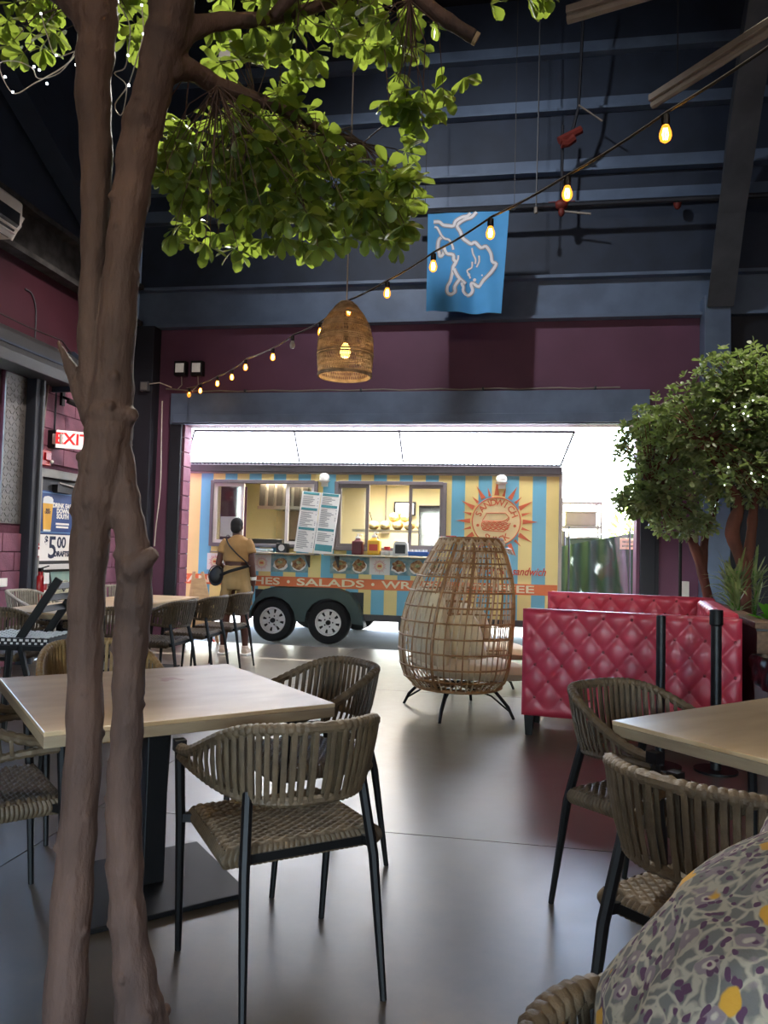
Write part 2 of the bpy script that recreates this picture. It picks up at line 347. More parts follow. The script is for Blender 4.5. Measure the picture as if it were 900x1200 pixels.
class MB:
    def __init__(s): s.v = []; s.f = []; s.sm = True
    def add(s, vs, fs):
        k = len(s.v); s.v += [tuple(p) for p in vs]; s.f += [tuple(i + k for i in q) for q in fs]; return s
    def box(s, c, d, rot=None):
        x, y, z = d[0] / 2, d[1] / 2, d[2] / 2
        P = [Vector((i * x, j * y, k * z)) for k in (-1, 1) for j in (-1, 1) for i in (-1, 1)]
        if rot is not None: P = [rot @ p for p in P]
        c = Vector(c)
        return s.add([c + p for p in P], [(0, 2, 3, 1), (4, 5, 7, 6), (0, 1, 5, 4), (2, 6, 7, 3), (0, 4, 6, 2), (1, 3, 7, 5)])
    def bx(s, x0, x1, y0, y1, z0, z1): return s.box(((x0 + x1) / 2, (y0 + y1) / 2, (z0 + z1) / 2), (x1 - x0, y1 - y0, z1 - z0))
    def bar(s, a, b, w, h, up=(0, 0, 1)):
        a = Vector(a); b = Vector(b); d = b - a; y = d.normalized(); up = Vector(up)
        x = y.cross(up)
        if x.length < 1e-4: x = y.cross(Vector((1, 0, 0)))
        x.normalize(); z = x.cross(y)
        R = Matrix((x, y, z)).transposed()
        return s.box((a + b) / 2, (w, d.length, h), R)
    def tube(s, path, r, n=8, cap=True, closed=False, ref=None, flat=None):
        P = [Vector(p) for p in path]; N = len(P)
        R = list(r) if isinstance(r, (list, tuple)) else [r] * N
        T = []
        for i in range(N):
            a = P[i - 1] if (i > 0 or closed) else P[0]; b = P[(i + 1) % N] if (i < N - 1 or closed) else P[-1]
            t = b - a; T.append(t.normalized() if t.length > 1e-9 else Vector((0, 0, 1)))
        u = Vector(ref) if ref else (Vector((0, 0, 1)) if abs(T[0].z) < .9 else Vector((1, 0, 0)))
        vs = []; fs = []
        for i in range(N):
            if ref: u = Vector(ref)
            u = u - T[i] * u.dot(T[i])
            if u.length < 1e-6: u = T[i].orthogonal()
            u.normalize(); w = T[i].cross(u)
            ra, rb = R[i] if isinstance(R[i], (tuple, list)) else (R[i], R[i] * (flat or 1))
            for k in range(n):
                an = 2 * PI * k / n; vs.append(P[i] + u * (ra * math.cos(an)) + w * (rb * math.sin(an)))
        M = N if closed else N - 1
        for i in range(M):
            j = (i + 1) % N
            for k in range(n): fs.append((i * n + k, i * n + (k + 1) % n, j * n + (k + 1) % n, j * n + k))
        if cap and not closed:
            fs.append(tuple(range(n - 1, -1, -1))); fs.append(tuple((N - 1) * n + k for k in range(n)))
        return s.add(vs, fs)
    def lathe(s, prof, n=24, c=(0, 0, 0), axis='z', cap=True):
        vs = []; fs = []; N = len(prof); c = Vector(c)
        for i, (r, h) in enumerate(prof):
            for k in range(n):
                a = 2 * PI * k / n; p = (r * math.cos(a), r * math.sin(a), h)
                if axis == 'y': p = (p[0], h, p[1])
                if axis == 'x': p = (h, p[0], p[1])
                vs.append(c + Vector(p))
        for i in range(N - 1):
            for k in range(n): fs.append((i * n + k, i * n + (k + 1) % n, (i + 1) * n + (k + 1) % n, (i + 1) * n + k))
        if cap and prof[0][0] > 1e-5: fs.append(tuple(range(n)))
        if cap and prof[-1][0] > 1e-5: fs.append(tuple((N - 1) * n + k for k in range(n)))
        return s.add(vs, fs)
    def ball(s, c, r, nu=12, nv=8, rot=None):
        r = r if isinstance(r, (tuple, list)) else (r, r, r); c = Vector(c); vs = []; fs = []
        for j in range(nv + 1):
            t = PI * j / nv
            for k in range(nu):
                a = 2 * PI * k / nu; p = Vector((r[0] * math.sin(t) * math.cos(a), r[1] * math.sin(t) * math.sin(a), r[2] * math.cos(t)))
                if rot is not None: p = rot @ p
                vs.append(c + p)
        for j in range(nv):
            for k in range(nu): fs.append((j * nu + k, (j + 1) * nu + k, (j + 1) * nu + (k + 1) % nu, j * nu + (k + 1) % nu))
        return s.add(vs, fs)
    def prism(s, poly, h0, h1, T=None):
        """poly in (a,b), swept from h0 to h1; T maps (a,b,h) to a point"""
        T = T or (lambda a, b, h: (a, b, h)); n = len(poly)
        vs = [T(a, b, h0) for a, b in poly] + [T(a, b, h1) for a, b in poly]
        return s.add(vs, [tuple(range(n - 1, -1, -1)), tuple(range(n, 2 * n))] + [(i, (i + 1) % n, n + (i + 1) % n, n + i) for i in range(n)])
    def grid(s, fn, nu, nv, wrap=False):
        vs = [fn(i / nu, j / nv) for j in range(nv + 1) for i in range(nu + 1)]; w = nu + 1
        return s.add(vs, [(j * w + i, j * w + i + 1, (j + 1) * w + i + 1, (j + 1) * w + i) for j in range(nv) for i in range(nu)])
    def mesh(s, name, mat, smooth=True):
        me = bpy.data.meshes.new(name); me.from_pydata(s.v, [], s.f); me.update()
        bm = bmesh.new(); bm.from_mesh(me)
        bmesh.ops.remove_doubles(bm, verts=bm.verts, dist=1e-6); bmesh.ops.recalc_face_normals(bm, faces=bm.faces)
        bm.to_mesh(me); bm.free()
        if mat: me.materials.append(MATS[mat])
        if smooth:
            me.polygons.foreach_set('use_smooth', [True] * len(me.polygons))
            try: me.set_sharp_from_angle(angle=math.radians(38))
            except Exception: pass
        return me
    def build(s, name, mat, parent=None, smooth=True, bevel=0, room=False, stuff=False):
        if room and parent is not None:
            I = xf(parent).inverted(); s.v = [tuple(I @ Vector(p)) for p in s.v]
        return link(name, s.mesh(name, mat, smooth), parent, bevel, stuff)

def link(name, me, parent=None, bevel=0, stuff=False, loc=None, rot=None, scale=None):
    o = bpy.data.objects.new(name, me); COL.objects.link(o); o.parent = parent
    if bevel:
        b = o.modifiers.new('edge', 'BEVEL'); b.width = bevel; b.segments = 2; b.limit_method = 'ANGLE'; b.angle_limit = math.radians(40)
    if stuff: o['kind'] = 'stuff'
    if loc is not None: o.location = loc
    if rot is not None: o.rotation_euler = rot
    if scale is not None: o.scale = scale if isinstance(scale, (tuple, list)) else (scale,) * 3
    return o

def tag(o, label, cat, group=None):
    o['label'] = label; o['category'] = cat
    if group: o['group'] = group
    return o
def thing(name, label, cat, loc=(0, 0, 0), rz=0, group=None):
    o = bpy.data.objects.new(name, None); COL.objects.link(o); o.empty_display_size = .1
    o.location = loc; o.rotation_euler = (0, 0, rz)
    return tag(o, label, cat, group)
def struct(o):
    o['kind'] = 'structure'; return o
def copy_tree(o, parent=None):
    c = o.copy(); COL.objects.link(c); c.parent = parent
    for ch in list(o.children): copy_tree(ch, c)
    return c
def fuse(mb, voxel, smooth=6, factor=.5):
    """one continuous skin over overlapping shapes"""
    me = bpy.data.meshes.new('tmp'); me.from_pydata(mb.v, [], mb.f); me.update()
    bm = bmesh.new(); bm.from_mesh(me); bmesh.ops.recalc_face_normals(bm, faces=bm.faces); bm.to_mesh(me); bm.free()
    o = bpy.data.objects.new('tmp', me); COL.objects.link(o)
    r = o.modifiers.new('r', 'REMESH'); r.mode = 'VOXEL'; r.voxel_size = voxel
    sm = o.modifiers.new('s', 'SMOOTH'); sm.iterations = smooth; sm.factor = factor
    dg = bpy.context.evaluated_depsgraph_get(); dg.update()
    out = bpy.data.meshes.new_from_object(o.evaluated_get(dg))
    bpy.data.objects.remove(o); bpy.data.meshes.remove(me)
    out.polygons.foreach_set('use_smooth', [True] * len(out.polygons))
    out.materials.clear()
    return out
def text_mb(body, size, depth=.002, shear=0, spacing=1.0, align='CENTER', bold=0):
    """flat lettering in the XZ plane facing -Y, as geometry"""
    c = bpy.data.curves.new('t', 'FONT'); c.body = body; c.size = size; c.extrude = depth; c.shear = shear
    c.space_character = spacing; c.align_x = align; c.align_y = 'CENTER'; c.offset = bold; c.resolution_u = 3
    o = bpy.data.objects.new('t', c); COL.objects.link(o)
    dg = bpy.context.evaluated_depsgraph_get(); dg.update()
    me = bpy.data.meshes.new_from_object(o.evaluated_get(dg))
    mb = MB(); mb.add([(v.co.x, -v.co.z, v.co.y) for v in me.vertices], [tuple(p.vertices) for p in me.polygons])
    bpy.data.objects.remove(o); bpy.data.curves.remove(c); bpy.data.meshes.remove(me)
    return mb
def moved(mb, M):
    mb.v = [tuple(M @ Vector(p)) for p in mb.v]; return mb
def ss(t): t = max(0, min(1, t)); return t * t * (3 - 2 * t)
def spline(pts, k=6):
    """Catmull-Rom through points of any dimension"""
    P = [np.array(p, float) for p in pts]; P = [2 * P[0] - P[1]] + P + [2 * P[-1] - P[-2]]; out = []
    for i in range(1, len(P) - 2):
        for j in range(k):
            t = j / k; a, b, c, d = P[i - 1], P[i], P[i + 1], P[i + 2]
            out.append(.5 * ((2 * b) + (c - a) * t + (2 * a - 5 * b + 4 * c - d) * t * t + (3 * b - a - 3 * c + d) * t ** 3))
    out.append(P[-2]); return out
# ================================================================== THE SETTING
XL, XR, YB, YF, ZR = -5.2, 5.5, 9.9, -6.0, 8.6

ground = struct(MB().bx(-60, 60, -60, 90, -.5, -.03).build('ground', 'asphalt', smooth=False))
base = struct(MB().bx(XL, XR, YF, YB + .25, -.03, -.006).build('floor', 'mortar_plum', smooth=False))
base.data.materials[0] = MATS['roof_dark']
xs = [XL, -2.02, 1.6, XR]; ys = [YF, -3.6, 0.0, 3.63, 7.25, YB + .25]
for i in range(3):
    for j in range(5):
        g = .0035
        MB().bx(xs[i] + g, xs[i + 1] - g, ys[j] + g, ys[j + 1] - g, -.02, 0).build('floor_slab', 'polished_concrete', base, smooth=False)
apron = struct(MB().bx(-12, 8, YB + .256, 16, -.03, -.004).build('pavement', 'concrete_out', smooth=False))

# ---- back wall with the wide roll-up opening
wb = struct(MB().bx(XL - .3, -4.49, YB, YB + .25, 0, 4.3).bx(1.52, XR + .3, YB, YB + .25, 0, 4.3)
            .bx(-4.49, 1.52, YB, YB + .25, 2.97, 4.3).build('wall_back', 'plum_hazed', smooth=False))
MB().bx(XL, XR, YB, YB + .25, 4.3, ZR).build('upper_cladding', 'navy_dark_hazed', wb, smooth=False)
MB().bx(-4.66, 1.66, YB - .06, YB, 2.97, 3.40).build('door_header', 'navy_steel_hazed', wb, smooth=False, bevel=.008)
MB().bx(-4.60, 1.62, YB - .10, YB - .06, 2.985, 3.10).build('header_angle', 'navy_steel_hazed', wb, smooth=False, bevel=.005)
MB().bx(-4.66, -4.495, YB - .05, YB, 0, 2.97).build('jamb_trim', 'pier_shaded', wb, smooth=False, bevel=.006)
MB().bx(1.56, 1.74, YB - .05, YB, 0, 2.97).build('jamb_trim', 'pier_shaded', wb, smooth=False, bevel=.006)
MB().bx(XL, XR, YB - .14, YB, 4.30, 4.34).bx(XL, XR, YB - .03, YB, 4.34, 4.82).bx(XL, XR, YB - .14, YB, 4.82, 4.86).build('channel_beam', 'navy_steel_hazed', wb, smooth=False)
for z in (5.78, 6.2, 7.0, 7.75): MB().bx(XL, XR, YB - .12, YB, z, z + .03).bx(XL, XR, YB - .03, YB, z + .03, z + .2).build('wall_girt', 'navy_steel_hazed', wb, smooth=False)
MB().bx(-5.18, -4.86, YB - .22, YB, 0, 4.30).build('steel_column', 'pier_shaded', wb, smooth=False, bevel=.006)
MB().bx(2.25, 2.55, YB - .26, YB, 0, 4.5).build('steel_column', 'navy_steel_hazed', wb, smooth=False, bevel=.006)
MB().bx(2.55, XR, YB - .04, YB, 0, 4.3).build('wall_panel', 'pier_shaded', wb, smooth=False)
MB().bx(1.74, 1.78, YB - .04, YB, 0, 2.97).build('jamb_trim', 'pier_shaded', wb, smooth=False)
# wall-end blocks seen on the left jamb
jb = MB().box((0, 0, 0), (.03, .24, .19)).mesh('jamb_block', 'block_plum', False)
for k in range(15): link('jamb_block', jb, wb, .006, loc=(-4.478, YB + .127, .1 + k * .2))
# conduit along the header
t_ = thing('wall_conduit', 'thin pale conduit running along the top of the blue door header', 'conduit', (-1.7, YB - .08, 3.42))
MB().tube([(-4.75, YB - .03, 3.47), (-4.4, YB - .04, 3.44)] + [(-4.2 + .25 * i, YB - .045, 3.425 + .008 * math.sin(i * 2.1)) for i in range(23)], .010, 6).build('pipe', 'pipe_pale', t_, room=True)
for x in (-3.6, -2.0, -.4, 1.0): MB().bx(x - .012, x + .012, YB - .07, YB, 3.41, 3.445).build('clip', 'steel_grey', t_, room=True, smooth=False)

# tapered steel knee frames leaning in from the wall
def knee(X, name, label, pts, w, mat, dep):
    o = thing(name, label, 'steel frame', (X, pts[0][0], pts[0][1]))
    P = [(X, y, z) for y, z in pts]
    fl = MB()
    for a, b in zip(P[:-1], P[1:]): fl.bar(a, b, w, .03, (0, 0, 1))
    fl.build('flange', mat, o, room=True, smooth=False)
    wbm = MB()
    for (y0, z0), (y1, z1), d0, d1 in zip(pts[:-1], pts[1:], dep[:-1], dep[1:]):
        wbm.add([(X - .012, y0, z0), (X - .012, y1, z1), (X - .012, y1 + d1, z1 + .1), (X - .012, y0 + d0, z0 + .1),
                 (X + .012, y0, z0), (X + .012, y1, z1), (X + .012, y1 + d1, z1 + .1), (X + .012, y0 + d0, z0 + .1)],
                [(0, 1, 2, 3), (7, 6, 5, 4), (0, 4, 5, 1), (1, 5, 6, 2), (2, 6, 7, 3), (3, 7, 4, 0)])
    wbm.build('web', mat, o, room=True, smooth=False)
    bm_ = MB()
    for sx in (-1, 1):
        for sz in (0, .12): bm_.tube([(X + sx * w * .3, pts[0][0] - .05, pts[0][1] + .1 + sz), (X + sx * w * .3, pts[0][0] + .05, pts[0][1] + .1 + sz)], .018, 6)
    bm_.build('bolt', 'steel_grey', o, room=True, stuff=True)
    return o
knee(2.42, 'steel_knee_frame', 'tapered grey steel knee rising from the column above the right tree',
     [(9.62, 4.35), (9.15, 5.29), (8.5, 6.3), (7.9, 7.1), (6.6, 8.5)], .3, 'steel_grey', [.25, .6, .8, .9, .9])
knee(-5.0, 'steel_knee_frame', 'dark diagonal steel beam high on the left wall behind the tree trunks',
     [(8.6, 4.86), (8.1, 5.17), (6.5, 5.95), (3.0, 7.6), (1.2, 8.5)], .26, 'navy_dark_hazed', [.2, .5, .6, .6, .5])

# ---- left wall
DY0, DY1, DZ = 7.80, 8.72, 2.05
wl_ = struct(MB().bx(XL - .25, XL - .03, 7.62, DY0, 0, 3.42).bx(XL - .25, XL - .03, DY1, YB + .2, 0, 3.42).bx(XL - .25, XL - .03, DY0, DY1, DZ, 3.42)
             .bx(XL - .25, XL - .03, YF, 7.62, 0, 1.5).bx(XL - .25, XL - .03, 7.16, 7.62, 1.5, 3.1).bx(XL - .25, XL - .03, YF, 5.4, 1.5, 3.42)
             .bx(XL - .25, XL - .03, 5.4, 7.62, 3.1, 3.42).build('wall_left', 'mortar_plum', smooth=False))
MB().bx(XL - .25, XL, YF, YB + .1, 3.42, 4.3).build('plum_band', 'plum_paint', wl_, smooth=False)
MB().bx(XL - .25, XL - .02, YF, YB + .1, 4.3, ZR).build('upper_cladding', 'navy_dark_hazed', wl_, smooth=False)
MB().bx(XL, XL + .16, YF, YB - .22, 4.30, 4.36).bx(XL, XL + .04, YF, YB - .22, 4.36, 4.80).bx(XL, XL + .16, YF, YB - .22, 4.80, 4.86).build('channel_beam', 'worn_beam', wl_, smooth=False)
bl = MB().box((0, 0, 0), (.03, .392, .192)).mesh('block', 'block_plum', False)
bh = MB().box((0, 0, 0), (.03, .192, .192)).mesh('block', 'block_plum', False)
def lay(y0, y1, z0, z1, holes=()):
    nz = int(round((z1 - z0) / .2))
    for r in range(nz):
        zc = z0 + .1 + r * .2; y = y0 - (.2 if r % 2 else 0)
        while y < y1 - .02:
            a, b = max(y, y0), min(y + .4, y1)
            for hy0, hy1, hz in holes:
                if zc < hz:
                    if a >= hy0 - .01 and b <= hy1 + .01: a = b
                    elif a < hy0 < b: b = hy0
                    elif a < hy1 < b: a = hy1
            w = b - a
            if w > .06:
                o = link('block', bl, wl_, .006, loc=(XL - .012 + random.uniform(-.002, .002), (a + b) / 2, zc), scale=(1, (w - .008) / .392, 1))
            y += .4
lay(7.62, YB - .22, 0, 3.4, [(DY0 - .06, DY1 + .06, DZ + .06)])
lay(6.0, 7.54, 0, 1.4)
# roll-up opening: post, hood and window
MB().bx(XL - .02, XL + .10, 7.50, 7.63, 0, 3.10).build('door_post', 'pier_shaded', wl_, smooth=False, bevel=.006)
MB().bx(XL + .10, XL + .13, 7.585, 7.625, 0, 3.10).build('door_track', 'steel_grey', wl_, smooth=False, bevel=.004)
ho = thing('rollup_door_hood', 'dark grey roll-up door hood above the window on the left wall', 'door hood', (XL + .2, 6.0, 3.08))
MB().prism([(XL, 3.08), (XL + .30, 3.08), (XL + .34, 3.18), (XL + .34, 3.36), (XL + .24, 3.44), (XL, 3.44)], 4.6, 7.92, lambda a, b, h: (a, h, b)).build('housing', 'hood_paint', ho, room=True, smooth=False, bevel=.006)
MB().bx(XL + .335, XL + .352, 4.6, 7.92, 3.235, 3.255).build('seam', 'navy_dark_hazed', ho, room=True, smooth=False)
MB().prism([(XL, 3.02), (XL + .36, 3.02), (XL + .38, 3.2), (XL + .38, 3.38), (XL + .26, 3.48), (XL, 3.48)], 7.92, 7.95, lambda a, b, h: (a, h, b)).build('end_plate', 'navy_dark_hazed', ho, room=True, smooth=False)
MB().tube([(XL + .36, 4.8, 3.5), (XL + .36, 6.9, 3.47), (XL + .37, 7.5, 3.49), (XL + .2, 8.0, 3.45), (XL + .02, 8.15, 3.4)], .008, 6).build('cable', 'cord_dark', ho, room=True)
win = struct(MB().bx(XL - .14, XL - .13, 5.4, 7.16, 1.5, 3.1).build('window_1', 'clear_glass', smooth=False))
fr = MB()
for a in (5.4, 6.28, 7.10): fr.bx(XL - .18, XL - .08, a, a + .06, 1.5, 3.1)
fr.bx(XL - .18, XL - .08, 5.4, 7.16, 1.5, 1.56).bx(XL - .18, XL - .08, 5.4, 7.16, 3.04, 3.1).build('window_frame', 'window_frame_grey', win, smooth=False)
# tread-plate cladding beside the window
dp = MB().bx(XL - .03, XL - .015, 7.16, 7.5, 1.5, 3.08).build('tread_plate', 'diamond_plate', wl_, smooth=False)
tb = MB(); k = 0
for iz in range(26):
    for iy in range(6):
        c = (XL - .013, 7.19 + iy * .055 + (.0 if iz % 2 else .0), 1.53 + iz * .06); s_ = 1 if (iy + iz) % 2 else -1
        tb.box(c, (.008, .045, .012), Matrix.Rotation(s_ * PI / 4, 3, 'X'))
tb.build('tread_pattern', 'diamond_plate', dp, smooth=False, stuff=True)

# ---- door with posters
dr = struct(MB().bx(XL - .10, XL - .05, DY0, DY1, 0.005, DZ).build('door_1', 'door_dark', smooth=False))
MB().bx(XL - .06, XL + .03, DY0 - .055, DY0, 0, DZ).bx(XL - .06, XL + .03, DY1, DY1 + .055, 0, DZ).bx(XL - .06, XL + .03, DY0 - .055, DY1 + .055, DZ, DZ + .09).build('door_frame', 'door_frame_grey', dr, smooth=False, bevel=.004)
MB().bx(XL - .05, XL + .02, DY0 + .3, DY0 + .62, DZ - .16, DZ - .07).bar((XL + .03, DY0 + .34, DZ - .06), (XL + .06, DY0 + .75, DZ - .03), .02, .015).build('door_closer', 'black_plastic', dr, smooth=False)
MB().bar((XL + .035, DY0 + .30, DZ - .05), (XL + .05, DY0 + .78, DZ - .09), .018, .014).build('closer_arm', 'pipe_pale', dr, smooth=False)
MB().bx(XL - .05, XL - .045, DY0 + .14, DY0 + .50, DZ - .25, DZ - .17).build('door_sticker', 'paper', dr, smooth=False)
MB().bx(XL - .05, XL + .0, DY0 + .02, DY1 - .02, 1.0, 1.06).build('push_bar', 'white_metal', dr, smooth=False, bevel=.004)
def poster(name, label, y0, y1, z0, z1, mat, grp=None):
    o = thing(name, label, 'poster', (XL - .044, (y0 + y1) / 2, z0), PI / 2, grp)   # local X runs along the wall, local -Y faces the room
    MB().bx(-(y1 - y0) / 2, (y1 - y0) / 2, -.004, .004, 0, z1 - z0).build('sheet', mat, o, smooth=False)
    return o
p = poster('beer_poster', 'blue poster with a tall glass of beer on the dark door', 7.83, 8.56, 1.405, 1.90, 'poster_blue')
b = MB()
for a in ((-.33, .335, .47, .476), (-.33, .335, .018, .024)): b.bx(a[0], a[1], -.007, -.004, a[2], a[3])
for a in (-.335, .33): b.bx(a, a + .008, -.007, -.004, .018, .476)
b.build('border', 'poster_line', p, smooth=False)
MB().prism([(-.25, .05), (-.11, .05), (-.085, .35), (-.275, .35)], -.009, -.004, lambda a, b, h: (a, h, b)).build('beer_glass', 'beer', p, smooth=False)
MB().prism([(-.276, .35), (-.084, .35), (-.085, .40), (-.11, .425), (-.18, .435), (-.25, .425), (-.275, .40)], -.010, -.004, lambda a, b, h: (a, h, b)).build('foam', 'beer_foam', p, smooth=False)
MB().bx(-.25, -.11, -.010, -.004, .03, .05).build('glass_foot', 'beer_foam', p, smooth=False)
for tx_, z_, s_ in (('DRINK EASY', .335, .075), ('DOWN', .272, .075), ('SOUTH', .21, .075)):
    moved(text_mb(tx_, s_, .001, bold=.003), Matrix.Translation((.125, -.006, z_))).build('lettering', 'paper', p, smooth=False)
MB().bx(-.01, .26, -.007, -.004, .112, .135).bx(.0, .25, -.007, -.004, .075, .098).build('small_print', 'paper', p, smooth=False, stuff=True)
moved(text_mb('BUD', .04, .001, bold=.001), Matrix.Translation((-.18, -.0105, .275))).build('lettering', 'print_navy', p, smooth=False)
moved(text_mb('LIGHT', .04, .001, bold=.001), Matrix.Translation((-.18, -.0105, .245))).build('lettering', 'print_navy', p, smooth=False)
p = poster('price_sign', 'white five dollar drafts price sign under the blue beer poster', 7.86, 8.56, 1.10, 1.40, 'paper')
for tx_, x_, z_, s_ in (('$', -.19, .235, .12), ('5', -.07, .14, .36), ('00', .11, .205, .18), ('DRAFTS', .12, .075, .085)):
    moved(text_mb(tx_, s_, .001, bold=.004), Matrix.Translation((x_, -.006, z_))).build('lettering', 'print_navy', p, smooth=False)
p = poster('beach_poster', 'pale green and sand coloured drinks poster at the foot of the door', 7.86, 8.60, .52, .97, 'poster_sand')
MB().bx(-.37, .37, -.006, -.004, .33, .45).build('sea_band', 'poster_sea', p, smooth=False)
moved(text_mb('Corona', .10, .001, bold=.001), Matrix.Translation((-.16, -.007, .30))).build('lettering', 'print_navy', p, smooth=False)
b = MB()
for i, q in enumerate((.2, .22, .13, .34)):
    x = -.31
    while x < -.31 + q: b.bx(x, x + .022, -.007, -.004, .212 - .055 * i, .238 - .055 * i); x += .03
b.build('small_print', 'print_navy', p, smooth=False, stuff=True)
MB().tube([(.2 + .095 * math.cos(a * PI / 10), -.007, .25 + .095 * math.sin(a * PI / 10)) for a in range(20)], .006, 4, closed=True).build('round_emblem', 'paper', p)
MB().tube([(.14, -.007, .26), (.18, -.007, .215), (.26, -.007, .30)], .008, 4).build('tick_mark', 'print_navy', p)

# ---- fittings on the left wall
e = thing('exit_sign', 'lit red and white exit sign on a bracket above the door', 'exit sign', (XL, 7.97, 2.40))
R = Matrix.Rotation(math.radians(42), 4, 'Z')
MB().bx(-.03, .12, -.08, .08, -.02, .18).build('back_box', 'black_plastic', e, smooth=False, bevel=.008)
moved(MB().bx(-.17, .17, -.02, .02, -.10, .10), Matrix.Translation((.24, .02, .08)) @ R).build('panel', 'exit_white', e, smooth=False, bevel=.006)
moved(text_mb('EXIT', .18, .003, bold=.004), Matrix.Translation((.24, .02, .08)) @ R @ Matrix.Translation((0, -.023, .0))).build('lettering', 'exit_red', e, smooth=False)
moved(MB().bx(-.06, .06, -.04, .04, -.06, .06), Matrix.Translation((.12, -.05, .08))).build('lamp_head', 'white_plastic', e, smooth=False, bevel=.01)
MB().tube([(.03, 0, .18), (.03, 0, .9)], .012, 6).build('conduit', 'pipe_dark', e)
f = thing('fire_alarm', 'red fire alarm horn box beside the door frame', 'alarm', (XL, 7.72, 2.16))
MB().bx(0, .10, -.07, .11, 0, .17).build('box', 'red_alarm', f, smooth=False, bevel=.008)
MB().bx(.10, .12, -.02, .08, .06, .14).build('horn_grille', 'red_gloss', f, smooth=False, bevel=.004)
MB().ball((.12, .09, .05), .022, 8, 6).build('strobe', 'white_plastic', f)
f = thing('pull_station', 'small red fire pull station low beside the door', 'alarm', (XL, 7.70, 1.14))
MB().bx(0, .05, -.06, .06, 0, .16).build('box', 'red_alarm', f, smooth=False, bevel=.006)
MB().bx(.05, .062, -.02, .05, .02, .13).build('handle', 'paper', f, smooth=False)
MB().bx(.062, .066, -.01, .04, .09, .12).build('print_mark', 'red_gloss', f, smooth=False)
f = thing('alarm_conduit', 'thin white conduit running up the wall through the alarm boxes', 'conduit', (XL, 7.74, 1.3))
MB().tube([(XL + .02, 7.73, 1.30), (XL + .02, 7.745, 1.8), (XL + .02, 7.74, 2.16)], .011, 6).build('lower_run', 'pipe_pale', f, room=True)
MB().tube([(XL + .02, 7.76, 2.33), (XL + .02, 7.78, 2.7), (XL + .03, 7.83, 3.2)], .011, 6).build('upper_run', 'pipe_pale', f, room=True)
f = thing('fire_extinguisher', 'red fire extinguisher with paper tag hanging on the left wall', 'extinguisher', (XL + .12, 7.70, .52))
MB().lathe([(0, 0), (.06, 0), (.07, .02), (.07, .34), (.055, .40), (.025, .43), (.025, .47)], 16).build('cylinder', 'red_gloss', f)
MB().bx(-.02, .02, -.02, .02, .46, .51).bar((0, -.02, .5), (.03, .1, .53), .015, .012).bar((0, -.02, .48), (.03, .09, .46), .015, .012).build('valve_handle', 'black_metal', f, smooth=False)
MB().tube([(.0, .02, .48), (.06, .07, .46), (.08, .07, .36), (.07, .05, .26)], .01, 6).build('hose', 'black_plastic', f)
MB().bx(.075, .078, -.05, .04, .34, .46).build('tag', 'paper', f, smooth=False)
MB().bx(.069, .075, -.03, .035, .18, .27).build('label', 'paper', f, smooth=False)
f = thing('wall_cable', 'thin grey cable looping down the plum wall above the door hood', 'cable', (XL, 7.5, 3.45))
MB().tube(spline([(XL + .01, 7.35, 4.02), (XL + .012, 7.47, 4.0), (XL + .012, 7.55, 3.85), (XL + .012, 7.56, 3.6), (XL + .012, 7.56, 3.45)], 4), .007, 5).build('cable', 'steel_grey', f, room=True)
f = thing('security_camera', 'small dark security camera bracket on the block wall by the hood', 'camera', (XL, 8.12, 2.90))
MB().bx(0, .03, -.03, .03, .0, .22).bar((.03, 0, .1), (.16, -.02, .05), .03, .03).build('bracket', 'black_metal', f, smooth=False)
MB().tube([(.12, -.06, .05), (.22, .08, .0)], .035, 10).build('camera_body', 'black_plastic', f)
f = thing('wall_plate', 'white rectangular wall plate low on the plum block wall', 'wall plate', (XL + .004, 7.12, .84))
MB().bx(0, .02, -.16, .16, 0, .09).build('plate', 'white_plastic', f, smooth=False, bevel=.004)
MB().bx(.02, .024, -.13, .13, .015, .075).build('cover', 'paper', f, smooth=False)
# wall-mounted air conditioner cut by the left edge
f = thing('air_conditioner', 'white wall air conditioner with open louvre high on the left', 'air conditioner', (XL + .16, 6.17, 4.24))
MB().prism([(0, .12), (.06, 0), (.20, 0), (.30, .12), (.30, .34), (.26, .38), (0, .38)], -.45, .45, lambda a, b, h: (a, h, b)).build('casing', 'white_plastic', f, smooth=False, bevel=.012)
MB().prism([(.19, -.004), (.305, .115), (.31, .23), (.17, .06)], -.40, .40, lambda a, b, h: (a, h, b)).build('outlet', 'black_plastic', f, smooth=False)
for q in (.3, .62): MB().bar((.21 + q * .1, -.41, .0 + q * .12), (.21 + q * .1, .41, .0 + q * .12), .05, .008).build('louvre', 'white_plastic', f, smooth=False)
for q in (-.455, .455): MB().bar((.30, q, .22), (.18, q, .0), .02, .03).build('end_cheek', 'white_plastic', f, smooth=False)

# ---- remaining walls, roof
wr = struct(MB().bx(XR, XR + .2, YF, YB + .2, 0, ZR).build('wall_right', 'plum_hazed', smooth=False))
wf = struct(MB().bx(XL, -3.2, YF - .2, YF, 0, ZR).bx(3.4, XR, YF - .2, YF, 0, ZR).bx(-3.2, 3.4, YF - .2, YF, 2.7, ZR).build('wall_front', 'plum_hazed', smooth=False))
cl = struct(MB().bx(XL - .25, XR + .2, YF - .2, YB + .25, ZR, ZR + .15).build('ceiling', 'roof_dark', smooth=False))
for k in range(9):
    y = YF + 1 + k * 1.7
    MB().bx(XL, XR, y, y + .08, ZR - .25, ZR).build('purlin', 'navy_dark_hazed', cl, smooth=False)

